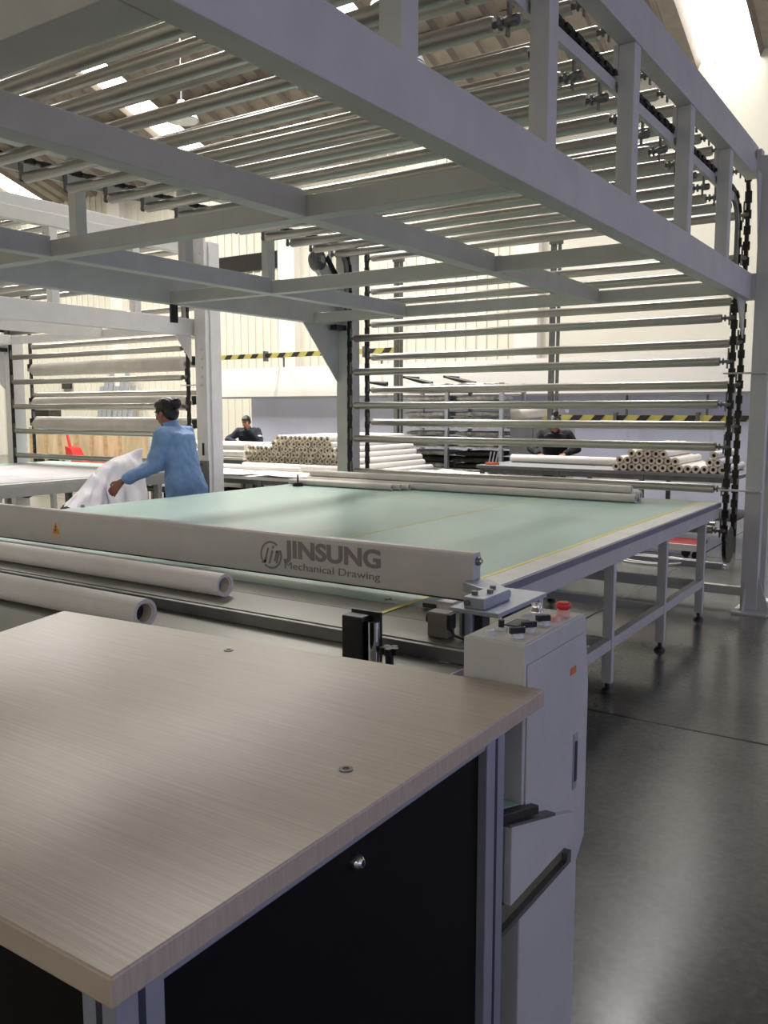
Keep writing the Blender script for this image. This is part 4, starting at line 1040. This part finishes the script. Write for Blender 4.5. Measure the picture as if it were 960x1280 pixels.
# woman in denim shirt beside the mint table
woman,H,arms=person('woman with dark hair bun in light blue denim shirt handling white cloth',(-5.86,5.42,0),math.radians(-168),dict(
  scale=1.07,hip=(-.10,0,.86),chest=(.0,0,1.19),neck=(.035,0,1.36),head=(.085,0,1.445),tilt=math.radians(14),turn=math.radians(-4),
  L=[(.005,.165,1.27),(.045,.245,1.02),(.225,.43,.90),(.62,.30,-.75),(.3,-.9,-.1)],
  R=[(.005,-.165,1.27),(.10,-.22,1.04),(.33,-.10,.97),(.9,.2,-.3),(-.1,.9,-.3)],
  legL=[(-.10,.09,.82),(-.07,.10,.45),(-.10,.10,.085)],legR=[(-.10,-.09,.82),(-.05,-.10,.45),(-.06,-.10,.085)],infl=.034,cuff=.80),
  M['denim'],M['jeans'],.006,bun=(-.125,0,.055))
# man in navy leaning with a hand to his face
man,Hm,_=person('man in navy work jacket with pale sleeve stripe, hand raised to his face',(-11.35,12.35,0),math.radians(-62),dict(
  hip=(-.12,0,.80),chest=(.0,0,1.08),neck=(.05,0,1.24),head=(.10,-.01,1.335),tilt=math.radians(20),turn=math.radians(-8),
  L=[(.0,.18,1.17),(.16,.27,.97),(.19,.06,1.20),(.2,-.35,.9),(-1,0,.1)],
  R=[(.0,-.18,1.17),(.12,-.37,1.00),(.30,-.17,.98),(.6,.6,.1),(-.2,.2,-1)],
  legL=[(-.12,.09,.78),(.02,.10,.44),(-.06,.10,.085)],legR=[(-.12,-.09,.78),(.02,-.10,.44),(-.06,-.10,.085)],infl=.03,topname='jacket'),
  M['navy'],M['jeans'],.008,hairstyle='man')
s=MB();s.tube((.10,.235,1.045),(.125,.25,1.02),.078,.072,16);s.build('sleeve_stripe',M['stripe'],man,local=True)
# woman in black bent over the packing table
w3,_,_=person('person in black top with hair bun bent over the right packing table',(-4.86,11.72,0),math.radians(-68),dict(
  hip=(-.16,0,.86),chest=(.0,0,1.13),neck=(.07,0,1.28),head=(.125,0,1.375),tilt=math.radians(32),turn=0,
  L=[(.0,.19,1.22),(.08,.31,1.02),(.30,.14,.96),(.8,-.4,-.2),(0,-.2,-1)],
  R=[(.0,-.19,1.22),(.08,-.33,1.02),(.30,-.22,.96),(.8,.3,-.2),(0,.2,-1)],
  legL=[(-.14,.09,.84),(-.10,.10,.45),(-.14,.10,.085)],legR=[(-.14,-.09,.84),(-.10,-.10,.45),(-.14,-.10,.085)],infl=.03,topname='sweater'),
  M['blackcloth'],M['jeans'],.008,bun=(-.045,0,.150))

# white cloth she is gathering: bunched sheet falling from her hands to the table edge
def cloth():
    mb=MB();nx,ny=40,30;vs=[]
    # ridge from her right hand region down-left toward the second table
    A=Vector((-6.62,5.68,1.19));B=Vector((-5.68,4.14,.89))
    for j in range(ny+1):
        v=j/ny
        for i in range(nx+1):
            u=i/nx
            ridge=A.lerp(B,u)+Vector((-.17,.05,.02))*math.sin(PI*u);
            hump=.05*math.sin(u*PI*1.6)
            side=(v-.5)*2
            out=Vector((-.83,.25,0))*side*(.13+.23*u)
            z=ridge.z+hump*(1-abs(side))-(.16+.34*(1-u))*abs(side)**1.5
            p=ridge+out;p.z=z
            nn=noise.noise(Vector((u*6,v*5,1)))*.05+noise.noise(Vector((u*13,v*9+u*5,3)))*.028
            p+=Vector((nn*.5,nn*.5,nn))
            if p.x>-5.44: p.z=max(p.z,.868+.01*u)
            vs.append(p)
    mb.add(vs,[(j*(nx+1)+i,j*(nx+1)+i+1,(j+1)*(nx+1)+i+1,(j+1)*(nx+1)+i) for j in range(ny) for i in range(nx)],True)
    o=mb.build('white_cloth',M['sheet']);m=o.modifiers.new('s','SOLIDIFY');m.thickness=.004
    o.modifiers.new('ss','SUBSURF').levels=1
    return tag(o,'bunched white cloth held by the woman in blue at the table edge','cloth')
cloth()
